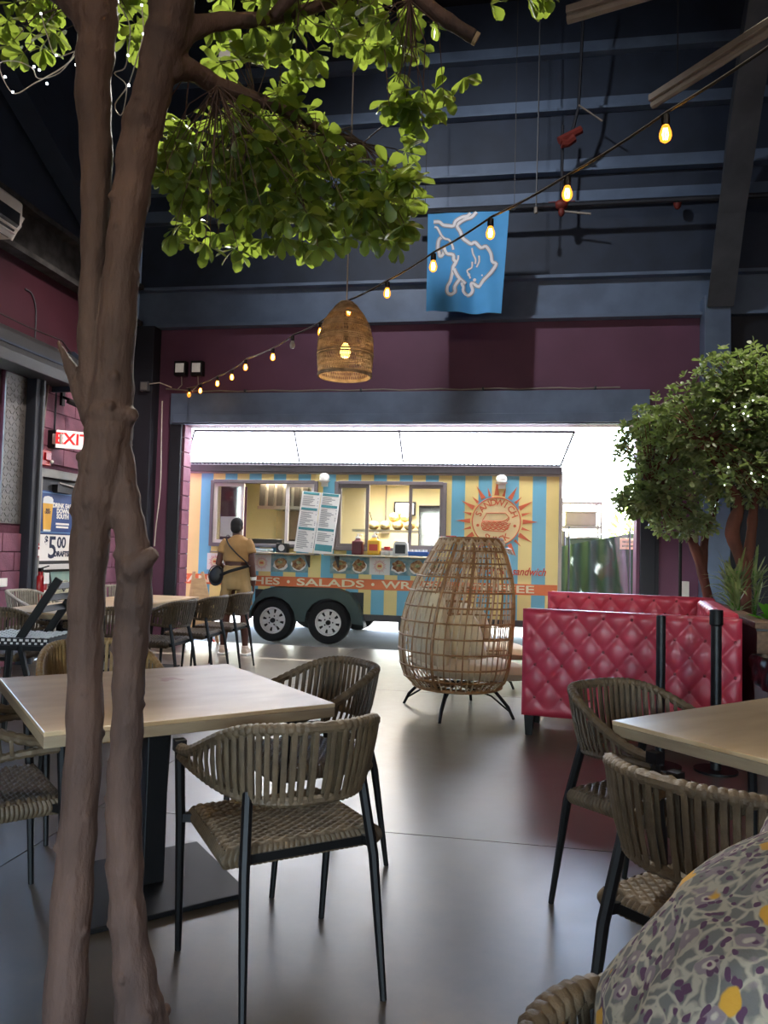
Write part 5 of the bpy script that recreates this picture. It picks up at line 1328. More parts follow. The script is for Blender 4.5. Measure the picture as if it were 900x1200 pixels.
MB().bx(-.24, .24, -.18, .18, .2, .225).build('lid', 'white_plastic', o, smooth=False, bevel=.006)
o = thing('wheelie_bin', 'grey green wheeled bin standing below the rack', 'bin', (1.05, 12.6, 0))
MB().prism([(-.24, -.22), (.24, -.22), (.24, .22), (-.24, .22)], 0.06, 1.0, lambda a, b, h: (a * (.85 + .15 * h), b * (.85 + .15 * h), h)).build('body', 'bin_grey', o, smooth=False, bevel=.02)
MB().bx(-.26, .26, -.25, .25, 1.0, 1.05).build('lid', 'bin_grey', o, smooth=False, bevel=.015)
for s in (-1, 1): MB().lathe([(0, -.03), (.09, -.03), (.09, .03), (0, .03)], 16, (s * .2, .2, .09), 'x').build('wheel', 'tyre', o)
# corrugated green screen and clear curtain
o = thing('green_screen_fence', 'dark green corrugated screen fence beyond the right jamb', 'fence', (1.9, 11.05, 0))
def gf(u, v): return (-1.22 + u * 2.8, .03 * math.sin(u * 80), .02 + v * (1.42 + .2 * min(1, u * 3)))
MB().grid(gf, 110, 2).build('sheet', 'tarp_green', o)
for x in (-1.18, .3, 1.5): MB().tube([(x, .06, 0), (x, .06, 1.66)], .03, 8).build('fence_post', 'steel_grey', o)
MB().tube([(-1.18, .06, 1.36), (-.2, .06, 1.62), (1.55, .06, 1.62)], .02, 6).build('top_rail', 'steel_grey', o)
o = thing('fence_notice', 'small pale yellow notice on the green fence', 'sign', (1.62, 11.0, 1.42))
MB().bx(-.15, .15, -.01, .0, 0, .15).build('plate', 'logo_cream', o, smooth=False, bevel=.003)
MB().bx(-.12, .12, -.013, -.01, .03, .06).bx(-.12, .08, -.013, -.01, .085, .115).build('small_print', 'food_green', o, smooth=False, stuff=True)
o = thing('clear_curtain', 'crumpled clear plastic curtain hanging in the right of the opening', 'curtain', (1.15, 10.5, 0))
def vf(u, v):
    z = .02 + 1.52 * v - .20 * (1 - u) * v * 0 + .12 * u * v
    return (-.40 + u * .78 + .03 * math.sin(v * 9 + u * 4), .03 * math.sin(u * 9 + v * 5) + .03 * math.sin(u * 5 - v * 6) + .008 * math.sin(v * 15 + u * 13), z)
MB().grid(vf, 60, 50).build('sheet', 'vinyl', o)
MB().tube([(-.40, 0, 1.54), (-.1, 0, 1.58), (.38, 0, 1.66)], .008, 6).build('hanging_line', 'cord_pale', o)
for x in (-.40, .38): MB().tube([(x, 0, 0), (x, 0, 1.70)], .012, 6).build('stake', 'steel_grey', o)
# ================================================================== PLANTS
def leaf_mb(L, W, fold=.12, curl=.12, n=4):
    """obovate leaf along +Y, rounded tip, folded on its midrib"""
    mb = MB(); vs = []; fs = []
    prof = [(0, .06), (.18, .28), (.45, .72), (.7, 1.0), (.88, .82), (1.0, .18)]
    for t, w in prof:
        z = -curl * L * t * t
        vs += [(-w * W / 2, t * L, z + fold * w * W), (0, t * L, z), (w * W / 2, t * L, z + fold * w * W)]
    for i in range(len(prof) - 1):
        a = i * 3; fs += [(a, a + 1, a + 4, a + 3), (a + 1, a + 2, a + 5, a + 4)]
    return mb.add(vs, fs)
def frame_to(d, roll=0):
    """matrix whose +Y points along d"""
    d = Vector(d).normalized(); up = Vector((0, 0, 1)) if abs(d.z) < .95 else Vector((1, 0, 0))
    x = d.cross(up).normalized(); z = x.cross(d)
    return Matrix((x, d, z)).transposed().to_4x4() @ Matrix.Rotation(roll, 4, 'Y')

# ---- the near tree
def near_tree():
    t = thing('indoor_tree', 'twin trunk tree with round glossy leaves standing before the left table', 'tree', (-1.0, 1.86, 0))
    def trunk(pts, d0, d1=None, mb=None, knots=True, k=5):
        mb = mb or MB(); d1 = d1 or d0; n = len(pts)
        W = []
        for i, (x, y, w) in enumerate(pts):
            d = d0 + (d1 - d0) * i / (n - 1); p = at(x, y, d); W.append((p.x, p.y, p.z, w / F * d / 2))
        S = spline(W, k)
        P = [Vector(s[:3]) for s in S]; R = [max(.004, s[3]) * (1 + .05 * math.sin(i * 1.7 + pts[0][0]) + random.uniform(-.03, .03)) for i, s in enumerate(S)]
        mb.tube(P, R, 12)
        if knots:
            for i in range(2, len(P) - 2):
                if random.random() < .8:
                    a = random.uniform(0, 2 * PI); q = Vector((math.cos(a), math.sin(a), random.uniform(-.2, .5)))
                    mb.ball(P[i] + q * R[i] * .92, R[i] * random.uniform(.14, .30), 8, 6)
        return mb
    B = MB()
    trunk([(70, 1290, 62), (72, 1262, 54), (75, 1200, 50), (84, 1060, 46), (92, 960, 44), (99, 860, 43), (100, 760, 42), (102, 690, 42), (109, 600, 48), (122, 540, 54), (130, 490, 54)], 1.88, 1.90, B)
    trunk([(124, 520, 48), (130, 490, 54), (134, 440, 44), (140, 350, 42), (145, 290, 41), (155, 220, 44), (164, 160, 46), (178, 110, 44), (189, 60, 46), (199, 20, 50), (206, -50, 50), (215, -140, 42), (232, -240, 32), (240, -350, 18), (250, -430, 8)], 1.90, 1.90, B)
    trunk([(122, 510, 42), (113, 470, 36), (107, 400, 32), (109, 330, 30), (112, 250, 34), (113, 180, 37), (109, 100, 42), (114, 40, 44), (113, -20, 50), (106, -100, 44), (92, -200, 34), (84, -310, 20), (70, -400, 8)], 1.92, 1.96, B)
    trunk([(112, 40, 36), (90, 5, 36), (60, -20, 30), (20, -60, 24), (-40, -100, 18)], 1.95, 2.0, B, False)
    trunk([(192, 58, 40), (225, 34, 27), (260, 25, 20), (300, 23, 17), (350, 14, 14), (420, -8, 12), (500, -40, 9)], 1.9, 2.2, B, False)
    trunk([(195, 80, 34), (222, 82, 26), (255, 100, 21), (300, 116, 16), (345, 135, 12), (385, 155, 9), (425, 168, 6)], 1.9, 2.35, B, False)
    trunk([(168, 1290, 92), (168, 1262, 78), (165, 1200, 62), (160, 1160, 52), (150, 1080, 42), (146, 1000, 42), (145, 920, 40), (149, 860, 37), (151, 790, 38), (156, 720, 43), (157, 660, 42), (150, 600, 34), (144, 560, 32), (134, 500, 36)], 1.86, 1.91, B)
    trunk([(150, 670, 34), (170, 656, 24), (182, 646, 15)], 1.87, 1.86, B, False)
    trunk([(118, 505, 34), (98, 462, 26), (80, 425, 13), (67, 399, 4)], 1.92, 1.95, B, False)
    trunk([(145, 490, 30), (158, 484, 14)], 1.90, 1.88, B, False)
    trunk([(318, 20, 13), (360, -18, 17), (425, -34, 18), (480, -8, 18), (518, 20, 18), (556, 44, 16)], 2.0, 2.05, B, False)
    I = xf(t).inverted(); B.v = [tuple(I @ Vector(p)) for p in B.v]
    me = fuse(B, .006, 2); me.materials.append(MATS['bark']); link('trunk', me, t)
    c = at(557, 45, 2.05); dvec = (at(556, 44, 2.05) - at(518, 20, 2.04)).normalized()
    MB().tube([c - dvec * .004, c + dvec * .006], .017, 10).build('cut_branch_end', 'bark_cut', t, room=True)
    MB().lathe([(0, .004), (.16, .004), (.175, -.001)], 32).build('soil_bed', 'soil', t)
    # whorls of leaves
    rng = random.Random(21)
    LM = []
    for L, W in ((.060, .037), (.052, .033), (.044, .028), (.057, .032)):
        LM.append(leaf_mb(L, W, rng.uniform(.08, .2), rng.uniform(.05, .25)))
    LMe = [m_.mesh('leaf', 'leaf_main') for m_ in LM]
    wh = []
    def blob(n, cx, cy, rx, ry, d0, d1, bias=0):
        for _ in range(int(n * 1.5)):
            while True:
                a, b = rng.uniform(-1, 1), rng.uniform(-1, 1)
                if a * a + b * b <= 1: break
            wh.append(at(cx + a * rx, cy + b * ry, rng.uniform(d0, d1)))
    blob(62, 300, 205, 118, 78, 1.95, 2.7); blob(46, 385, 215, 88, 62, 1.98, 2.6); blob(26, 320, 265, 130, 34, 1.98, 2.5); blob(12, 235, 200, 55, 70, 2.0, 2.4); blob(10, 470, 220, 20, 55, 2.0, 2.4)
    blob(40, 258, 176, 70, 56, 2.05, 2.8); blob(22, 330, 165, 70, 40, 2.1, 2.7); blob(16, 440, 245, 40, 45, 2.0, 2.5)
    blob(34, 355, 25, 130, 48, 1.95, 2.5); blob(14, 450, 30, 60, 40, 2.0, 2.5); blob(4, 290, 62, 50, 18, 2.0, 2.5)
    blob(7, 345, 100, 30, 30, 2.1, 2.4); blob(9, 480, 110, 40, 26, 2.0, 2.3)
    blob(8, 40, 35, 36, 30, 2.0, 2.3); blob(6, 150, 30, 14, 36, 2.1, 2.4); blob(5, 35, 10, 40, 20, 2.0, 2.3)
    blob(3, 640, -2, 30, 8, 2.0, 2.1); blob(70, 200, -240, 230, 130, 1.8, 2.6); blob(24, 60, -330, 120, 110, 1.8, 2.5)
    for p_ in ((543, 92, 2.05), (505, 132, 2.05), (482, 212, 2.05), (494, 148, 2.1), (464, 125, 2.1), (455, 118, 2.1), (470, 160, 2.12), (205, 268, 2.0), (240, 285, 2.0), (465, 285, 2.05), (475, 265, 2.05), (575, 5, 2.0), (520, 112, 2.1)): wh.append(at(*p_))
    dist = sorted(wh, key=lambda p: (p - Vector((0, 0, EYE))).length)
    rest = MB(); tw = MB(); cnt = 0; Iv = xf(t).inverted()
    br = [at(300, 116, 2.15), at(345, 135, 2.2), at(385, 155, 2.28), at(425, 168, 2.35), at(260, 25, 1.98), at(350, 14, 2.08), at(255, 100, 2.0), at(90, 5, 1.96), at(480, 0, 2.02), at(222, 82, 1.95), at(420, -8, 2.15), at(232, -240, 1.9), at(92, -200, 1.95), at(240, -350, 1.9), at(84, -310, 1.96)]
    # hanging twigs carry the whorls
    for p in dist:
        b0 = min(br, key=lambda q: (q - p).length)
        mid = b0.lerp(p, .5) + Vector((rng.uniform(-.04, .04), rng.uniform(-.04, .04), rng.uniform(0, .05)))
        if rng.random() < .55: tw.tube([Iv @ b0, Iv @ mid, Iv @ p], [.0022, .0016, .0011], 4, cap=False)
        ax = (p - mid).normalized(); ax = (ax + Vector((rng.uniform(-.5, .5), rng.uniform(-.5, .5), rng.uniform(-.3, .5)))).normalized()
        F_ = frame_to(ax); k = rng.randint(5, 7); ph = rng.uniform(0, 6)
        for i in range(k):
            a = ph + 2 * PI * i / k; sp = rng.uniform(.7, 1.25)
            dv = F_.to_3x3() @ Vector((math.cos(a) * math.sin(sp), math.cos(sp), math.sin(a) * math.sin(sp)))
            M = Matrix.Translation(p) @ frame_to(dv, rng.uniform(-.6, .6)) @ Matrix.Scale(rng.uniform(.8, 1.15), 4)
            M = Iv @ M; q = rng.randrange(4)
            if cnt < 300:
                o = link('leaf', LMe[q], t); o.matrix_local = M; cnt += 1
            else: rest.add([M @ Vector(v) for v in LM[q].v], LM[q].f)
    rest.build('foliage', 'leaf_main', t, stuff=True)
    tw.build('twigs', 'bark', t, stuff=True)
near_tree()

def fairy(name, label, path, bulbs, r, wire='cord_pale'):
    o = thing(name, label, 'fairy lights', path[0])
    MB().tube(path, .0016 if r < .006 else .003, 4).build('wire', wire, o, room=True)
    bm_ = MB().ball((0, 0, 0), r, 8, 6).mesh('tiny_bulb', 'fairy_glow'); I = xf(o).inverted()
    for b in bulbs: link('tiny_bulb', bm_, o, loc=I @ Vector(b))
fb = [(48, 16), (66, 65), (40, 78), (46, 82), (89, 76), (55, 98), (15, 108), (6, 90), (92, 55)]
fairy('fairy_light_string', 'string of cold white fairy lights left of the near trunks', spline([at(x, y, 2.0) for x, y in [(92, 30), (88, 60), (70, 85), (45, 92), (38, 80), (20, 72), (0, 74), (5, 95), (18, 110), (40, 98), (75, 78), (90, 60), (66, 66), (55, 40), (48, 16)]], 4), [at(x, y, 2.0) for x, y in fb], .0032)
fairy('fairy_light_string', 'short loop of fairy lights hanging between the two upper trunks', spline([at(x, y, 1.99) for x, y in [(138, 2), (152, 30), (150, 62), (146, 80), (134, 86), (148, 100), (145, 128), (140, 135), (135, 122), (150, 100), (160, 70), (168, 40), (166, 6)]], 4), [at(x, y, 1.99) for x, y in [(138, 2), (166, 6), (168, 40), (150, 65), (151, 100)]], .0032)

# ---- the two trees in the planter
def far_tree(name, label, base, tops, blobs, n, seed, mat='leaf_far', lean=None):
    rng = random.Random(seed); t = thing(name, label, 'tree', base, 0, 'trees in the planter')
    B = MB()
    for path in tops:
        S = spline([(p[0], p[1], p[2], p[3]) for p in path], 4); B.tube([Vector(s[:3]) for s in S], [s[3] * rng.uniform(.9, 1.1) for s in S], 8)
    I = xf(t).inverted(); B.v = [tuple(I @ Vector(p)) for p in B.v]
    me = fuse(B, .014, 2); me.materials.append(MATS['bark_red']); link('trunk', me, t)
    L = [leaf_mb(.068, .042), leaf_mb(.056, .034, .15, .2), leaf_mb(.062, .036, .1, .0)]
    fo = MB(); tw = MB(); pts = []
    ends = [Vector(p[-1][:3]) for p in tops]
    for w, c, r in blobs:
        for _ in range(int(n * w * 1.5)):
            while True:
                v = Vector((rng.uniform(-1, 1), rng.uniform(-1, 1), rng.uniform(-1, 1)))
                if .15 < v.length <= 1: break
            p = Vector(c) + Vector((v.x * r[0], v.y * r[1], v.z * r[2])); pts.append(p)
            e = min(ends, key=lambda q: (q - p).length)
            if rng.random() < .12: tw.tube([I @ e, I @ (e.lerp(p, .5) + Vector((0, 0, .06))), I @ p], [.012, .006, .003], 4, cap=False)
            ax = (v + Vector((0, 0, .4)) + Vector((rng.uniform(-.5, .5),) * 3)).normalized(); F_ = frame_to(ax).to_3x3(); k = rng.randint(4, 6); ph = rng.uniform(0, 6)
            for i in range(k):
                a = ph + 2 * PI * i / k; sp = rng.uniform(.6, 1.3)
                dv = F_ @ Vector((math.cos(a) * math.sin(sp), math.cos(sp), math.sin(a) * math.sin(sp)))
                M = I @ (Matrix.Translation(p) @ frame_to(dv, rng.uniform(-.7, .7)) @ Matrix.Scale(rng.uniform(.8, 1.25), 4)); q = L[rng.randrange(3)]
                fo.add([M @ Vector(x) for x in q.v], q.f)
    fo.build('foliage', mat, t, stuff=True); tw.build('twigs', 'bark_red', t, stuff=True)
    return pts
PZ = .80
b1 = at(872, 700, 6.7); b1.z = PZ
def A4(px, py, d, r): p = at(px, py, d); return (p.x, p.y, p.z, r)
pts1 = far_tree('planter_tree', 'bushy tree with a forked reddish trunk in the planter at the right edge', b1,
    [[(b1.x, b1.y, PZ - .02, .06), A4(872, 670, 6.7, .05), A4(858, 625, 6.7, .06), A4(866, 590, 6.75, .05), A4(850, 560, 6.8, .03), A4(820, 520, 6.8, .02)],
     [A4(874, 675, 6.7, .045), A4(880, 630, 6.75, .05), A4(884, 590, 6.8, .04), A4(895, 540, 6.9, .03), A4(880, 480, 7.0, .015)]],
    [(.40, at(850, 500, 6.9), (.52, .5, .42)), (.36, at(905, 500, 6.9), (.6, .55, .62)), (.12, at(850, 440, 6.9), (.35, .4, .22)), (.12, at(900, 440, 6.8), (.4, .4, .3)), (.2, at(870, 560, 6.75), (.5, .45, .25))], 760, 5)
b2 = at(834, 700, 7.6); b2.z = PZ
pts2 = far_tree('planter_tree', 'lower leaning tree in the planter, its leaves reaching over the opening', b2,
    [[(b2.x, b2.y, PZ - .02, .05), A4(820, 660, 7.6, .05), A4(808, 628, 7.6, .045), A4(790, 600, 7.5, .03), A4(765, 585, 7.5, .015)],
     [A4(824, 670, 7.6, .045), A4(826, 630, 7.65, .04), A4(836, 600, 7.7, .03), A4(845, 560, 7.7, .015)]],
    [(.30, at(775, 520, 7.5), (.46, .4, .34)), (.22, at(775, 575, 7.4), (.36, .35, .26)), (.18, at(752, 585, 7.4), (.25, .3, .18)), (.18, at(830, 560, 7.5), (.45, .4, .38)), (.12, at(800, 615, 7.3), (.3, .3, .12)), (.2, at(800, 500, 7.4), (.5, .4, .4))], 640, 9)
rg = random.Random(3)
sel = sorted(pts1 + pts2, key=lambda p: p.y)[:60]; rg.shuffle(sel); sel = sorted(sel[:26], key=lambda p: p.z)
fairy('fairy_light_string', 'cold white fairy lights wound through the planter tree crowns', [p for p in sel], [p + Vector((-.02, -.05, .01)) for p in sel], .0055, 'cord_dark')

# ---- strap-leaved plants
def strap_plant(name, label, base, n, L, W, mat, seed, grp, droop=.7, broad=False):
    rng = random.Random(seed); t = thing(name, label, 'plant', base, 0, grp)
    for i in range(n):
        a = rng.uniform(0, 2 * PI); sp = rng.uniform(.25, 1.1); l = L * rng.uniform(.7, 1.1); mb = MB(); vs = []; fs = []; N = 7
        h0 = rng.uniform(0, .35) if not broad else 0
        for k in range(N + 1):
            s = k / N; out = l * s * math.sin(sp) * (1 - .1 * s); z = h0 + l * s * math.cos(sp) - droop * l * s * s * sp * .6
            w = W * (math.sin(PI * min(1, s * .9 + .08)) ** (.6 if not broad else 1.0))
            c = Vector((out * math.cos(a), out * math.sin(a), z)); sd_ = Vector((-math.sin(a), math.cos(a), 0))
            vs += [c - sd_ * w + Vector((0, 0, w * .3)), c, c + sd_ * w + Vector((0, 0, w * .3))]
        for k in range(N): fs += [(k * 3, k * 3 + 1, k * 3 + 4, k * 3 + 3), (k * 3 + 1, k * 3 + 2, k * 3 + 5, k * 3 + 4)]
        mb.add(vs, fs).build('leaf', mat, t)
    MB().tube([(0, 0, -.02), (0.01, 0, .2), (0, .01, .42)], [.015, .012, .008], 6).build('stem', 'leaf_glossy', t)
for k, (px_, d, lab) in enumerate([(828, 6.9, 'leftmost striped strap leaf plant under the planter trees'), (848, 6.6, 'middle striped strap leaf plant beside the forked trunk'), (884, 6.9, 'striped strap leaf plant right of the forked trunk')]):
    p = at(px_, 706, d); p.z = PZ; p.x = max(p.x, 1.71 + .087 * (p.y - 5.8) + .10); strap_plant('strap_leaf_plant', lab, p, 46, .40, .011, 'leaf_strap', 30 + k, 'striped plants in the planter')
p = at(903, 712, 5.7); p.z = PZ; p.x = max(p.x, 1.96); p.y = max(p.y, 6.05); strap_plant('broad_leaf_plant', 'bright green broad leaved plant at the right edge of the planter', p, 16, .34, .06, 'leaf_glossy', 77, None, .5, True)

# ---- outdoor greenery behind the trailer
def outdoor_bush(label, c, r, n, seed):
    rng = random.Random(seed); t = thing('outdoor_bush', label, 'bush', (c[0], c[1], 0), 0, 'bushes outside')
    fo = MB(); lf = leaf_mb(.2, .1); st = MB()
    for _ in range(n):
        while True:
            v = Vector((rng.uniform(-1, 1), rng.uniform(-1, 1), rng.uniform(-1, 1)))
            if v.length <= 1: break
        M = Matrix.Translation((v.x * r[0], v.y * r[1], c[2] + v.z * r[2])) @ frame_to(v + Vector((.01, 0, .3)), rng.uniform(-1, 1))
        fo.add([M @ Vector(x) for x in lf.v], lf.f)
    for k in range(5):
        a = rng.uniform(0, 6.28); st.tube([(0, 0, 0), (math.cos(a) * r[0] * .3, math.sin(a) * r[1] * .3, c[2])], [.05, .02], 6)
    fo.build('foliage', 'leaf_outdoor', t, stuff=True); st.build('stems', 'bark', t)
outdoor_bush('sunlit bush seen past the right end of the trailer', (2.7, 14.5, 1.3), (1.1, .8, 1.0), 900, 1)
outdoor_bush('sunlit bush behind the trailer hitch end', (.5, 15.6, 1.0), (.8, .6, .8), 600, 2)
outdoor_bush('sunlit bush outside the left window', (-8.5, 9.5, 1.2), (.9, 1.6, 1.3), 700, 3)

# ================================================================== HANGING THINGS
# ---- rattan pendant
def pendant():
    c = at(405, 400, 6.0); zt, zb = 3.245, 2.665
    t = thing('pendant_lamp', 'woven rattan bell pendant lamp hanging in the middle', 'pendant lamp', (c.x, c.y, zb))
    H = zt - zb
    prof = spline([(.055, H), (.075, H * .97), (.125, H * .86), (.175, H * .72), (.205, H * .55), (.217, H * .38), (.215, H * .2), (.205, 0)], 4)
    def R(z):
        for (ra, za), (rb, zb_) in zip(prof[:-1], prof[1:]):
            if zb_ - 1e-6 <= z <= za + 1e-6: return rb + (ra - rb) * (z - zb_) / max(za - zb_, 1e-6)
        return prof[-1][0]
    wv = MB(); nz = 28
    for i in range(110):
        for sg in (-1, 1):
            a0 = 2 * PI * i / 110; P = []
            for k in range(nz + 1):
                z = H * k / nz; a = a0 + sg * .5 * k / nz; r = R(z) + .002 * sg * math.cos(k * PI / 2 + i * PI); P.append((r * math.cos(a), r * math.sin(a), z))
            wv.tube(P, [(.0022, .0034)] * (nz + 1), 4, cap=False, ref=None)
    wv.build('woven_shade', 'lamp_rattan', t, stuff=True)
    for z in [H * q for q in (0, .02, .27, .30, .46, .49, .52, .64, .67, .70, .82, .85, .96, 1.0)]:
        MB().tube([(R(z) * 1.004 * math.cos(2 * PI * k / 48), R(z) * 1.004 * math.sin(2 * PI * k / 48), z) for k in range(48)], .0075 if z < .02 else .0055, 5, closed=True).build('band', 'lamp_rattan', t)
    MB().tube([(0, 0, H - .02), (0.0, 0, ZR - zb)], .006, 6).build('cord', 'cord_pale', t)
    MB().tube([(0, 0, H * .45), (0, 0, H - .02)], .018, 10).build('lamp_holder', 'black_plastic', t)
    MB().lathe([(0, H * .24), (.03, H * .26), (.042, H * .33), (.035, H * .40), (.016, H * .45)], 16).build('bulb', 'bulb_glow', t)
    L = bpy.data.lights.new('pendant_bulb', 'POINT'); L.energy = .5; L.color = (1, .76, .44); L.shadow_soft_size = .04
    lo = bpy.data.objects.new('pendant_bulb', L); COL.objects.link(lo); lo.parent = t; lo.location = (0, 0, H * .18)
pendant()

# ---- festoon of filament bulbs
def festoon():
    B = [(960, 14), (780, 133), (665, 206), (575, 255), (508, 296), (454, 329), (409, 352), (376, 377), (343, 393), (320, 408), (288, 421), (272, 433), (255, 441), (235, 450), (222, 455)]
    def dep(x): return 1 / (.095 + (.31 - .095) * (x - 222) / 558)
    t = thing('festoon_lights', 'festoon cable of glowing filament bulbs crossing the hall', 'string lights', at(222, 455, dep(222)))
    path = [at(x, y, dep(x)) for x, y in B]; S = []
    for a, b in zip(path[:-1], path[1:]):
        for k in range(6):
            p = a.lerp(b, k / 6); p.z -= .009 * math.sin(PI * k / 6); S.append(p)
    S.append(path[-1])
    e = path[-1]; S += [Vector((e.x - .05, YB - .06, e.z - .01))]
    S = [path[0] + (path[0] - path[1]) * 2.2, path[0] + (path[0] - path[1]) * .8] + S
    MB().tube(S, .0055, 6).build('cable', 'cord_dark', t, room=True)
    MB().tube([p + Vector((.004, .006, .012)) for p in S], .0028, 5).build('support_wire', 'cord_pale', t, room=True)
    for i, p in enumerate(path[1:]):
        p = p - Vector((0, 0, .008)); off = i == 7
        b = MB().lathe([(.017, .0), (.018, -.035), (.015, -.045)], 10, p).build('lamp_holder', 'black_plastic', t, room=True)
        g = MB().lathe([(.012, -.040), (.018, -.056), (.025, -.076), (.026, -.090), (.021, -.106), (.009, -.116), (0, -.118)], 12, p).build('bulb', 'bulb_off' if off else 'bulb_amber', t, room=True)
        if not off:
            f = MB()
            for s in (-1, 0, 1): f.tube([p + Vector((s * .006, 0, -.055)), p + Vector((s * .011, .004, -.08)), p + Vector((s * .007, 0, -.105))], .0022, 4)
            f.build('filament', 'filament', g, room=False) if False else f.build('filament', 'filament', t, room=True, stuff=True)
def amber():
    m = bpy.data.materials.new('bulb_amber'); m.use_nodes = True; n = m.node_tree.nodes; l = m.node_tree.links; out = n['Material Output']; n.remove(n['Principled BSDF'])
    tr_ = n.new('ShaderNodeBsdfTransparent'); tr_.inputs['Color'].default_value = lin((255, 226, 160))
    em = n.new('ShaderNodeEmission'); em.inputs['Color'].default_value = lin((255, 150, 48)); em.inputs['Strength'].default_value = 1.3
    tc = n.new('ShaderNodeTexCoord'); tx = n.new('ShaderNodeTexNoise'); tx.inputs['Scale'].default_value = 30; l.new(tc.outputs['Object'], tx.inputs['Vector'])
    mr = n.new('ShaderNodeMapRange'); mr.inputs['To Min'].default_value = .35; mr.inputs['To Max'].default_value = .6; l.new(tx.outputs['Fac'], mr.inputs['Value'])
    mx = n.new('ShaderNodeMixShader'); l.new(mr.outputs[0], mx.inputs['Fac']); l.new(tr_.outputs[0], mx.inputs[1]); l.new(em.outputs[0], mx.inputs[2]); l.new(mx.outputs[0], out.inputs['Surface'])
    MATS['bulb_amber'] = m
amber(); festoon()

# ---- blue flag
def flag():
    d = 9.0
    TL, TR, BL, BR = [Vector(q) for q in ((-1.065, 9.0, 5.375), (-.10, 9.0, 5.37), (-1.06, 9.0, 4.185), (-.17, 9.0, 4.13))]
    t = thing('blue_flag', 'blue banner with a silver outlined leaping lion hanging below the roof', 'flag', (-.58, 9.0, 4.13))
    def S(u, v, off=0):
        p = TL.lerp(TR, u).lerp(BL.lerp(BR, u), v)
        y = .03 * math.sin(u * 9 + v * 2) * v + .018 * math.sin(u * 17 - v * 3) * (.3 + v) + .03 * math.sin(v * 4) - .02 * math.sin(u * PI) * v
        return Vector((p.x, p.y + y - off, p.z - .012 * math.sin(u * PI) * v))
    MB().grid(lambda u, v: S(u, v), 40, 44).build('cloth', 'flag_blue', t, room=True)
    def uv(x, y):
        xl = 130 - (y - 80) * .065; xr = 818 - (y - 50) * .107; u = (x - xl) / (xr - xl)
        yt = 80 - .048 * (x - 95); yb = 920 + .07 * (x - 70); return max(0.005, min(.995, u)), max(.004, min(.995, (y - yt) / (yb - yt)))
    def line(pts, w=.016):
        P = spline(pts, 3)
        for mat, ww, off in (('flag_grey', w * 1.75, .004), ('flag_silver', w, .007)):
            mb = MB(); vs = []
            Q = [S(*uv(p[0], p[1]), off) for p in P]
            for i, q in enumerate(Q):
                a = Q[max(0, i - 1)]; b = Q[min(len(Q) - 1, i + 1)]; tg = (b - a); tg.y = 0
                nrm = Vector((-tg.z, 0, tg.x)); nrm = nrm.normalized() if nrm.length > 1e-6 else Vector((0, 0, 1))
                vs += [q - nrm * ww, q + nrm * ww]
            mb.add(vs, [(2 * i, 2 * i + 1, 2 * i + 3, 2 * i + 2) for i in range(len(Q) - 1)])
            mb.build('emblem_outline', mat, t, room=True, smooth=False)
    line([(175, 145), (225, 145), (255, 170), (300, 180), (345, 182), (365, 140), (420, 105), (465, 95), (495, 70)])
    line([(545, 62), (500, 105), (450, 120), (400, 150), (375, 185), (400, 230), (415, 280), (450, 310), (490, 335), (520, 322), (570, 372), (612, 358), (650, 420), (658, 490), (692, 510), (660, 570), (620, 620), (580, 660), (540, 712), (490, 680), (472, 692), (484, 740), (460, 780), (430, 786), (404, 760), (406, 720), (395, 692), (422, 686), (380, 650), (350, 600), (335, 560)])
    line([(180, 185), (205, 195), (235, 255), (265, 287), (300, 300), (325, 345), (335, 390)], .010)
    line([(235, 275), (210, 300), (200, 370), (210, 402), (215, 435), (240, 425), (252, 395), (252, 350), (275, 415), (330, 435), (335, 480), (352, 500), (330, 540), (320, 600), (300, 670), (275, 710), (270, 760), (300, 787), (335, 770), (337, 720), (380, 655)])
    for p in ([(375, 440), (370, 480), (340, 540)], [(493, 370), (500, 420), (520, 470), (515, 510)], [(550, 440), (550, 490), (525, 540)], [(490, 490), (485, 540), (445, 570), (460, 610), (470, 637)]): line(p, .008)
    for x, y, r in ((505, 650, .02), (570, 615, .011), (458, 605, .018)):
        q = S(*uv(x, y), .008); MB().lathe([(0, -.001), (r, 0), (r, .002)], 10, q, 'y').build('emblem_dot', 'flag_silver', t, room=True)
    MB().tube([(-1.13, 9.0, 5.39), (-.02, 9.0, 5.385)], .014, 8).build('hanging_rod', 'pipe_dark', t, room=True)
    for x in (-1.1, -.04): MB().tube([(x, 9.0, 5.39), (x, 9.0, ZR)], .004, 5).build('hanging_cord', 'cord_dark', t, room=True)
flag()
# ================================================================== PEOPLE
def hand(mb, wrist, dirv, palm_n, side, s=1.0, curl=.5):
    """palm, four unequal bent fingers and a thumb from the side of the palm"""
    w = Vector(wrist); d = Vector(dirv).normalized(); n = Vector(palm_n); n = (n - d * n.dot(d)).normalized(); x = d.cross(n) * side
    mb.tube([w - d * .015, w + d * .03 * s, w + d * .075 * s], [(.016, .024), (.014, .036 * s), (.012, .038 * s)], 10, ref=tuple(n))
    for k, (off, L) in enumerate(((-.029, .062), (-.010, .072), (.010, .068), (.028, .052))):
        b = w + d * .075 * s + x * off * s; L *= s
        p1 = b + d * L * .45 + n * L * .12 * curl; p2 = p1 + d * L * .33 + n * L * .30 * curl; p3 = p2 + d * L * .2 + n * L * .35 * curl
        mb.tube([b - d * .012, b, p1, p2, p3], [.009 * s, .0088 * s, .0084 * s, .0078 * s, .0062 * s], 7)
    b = w + d * .02 * s - x * .026 * s
    mb.tube([b, b + d * .03 * s - x * .022 * s + n * .008, b + d * .055 * s - x * .03 * s + n * .018, b + d * .075 * s - x * .03 * s + n * .024], [.012 * s, .0105 * s, .0095 * s, .0075 * s], 7)
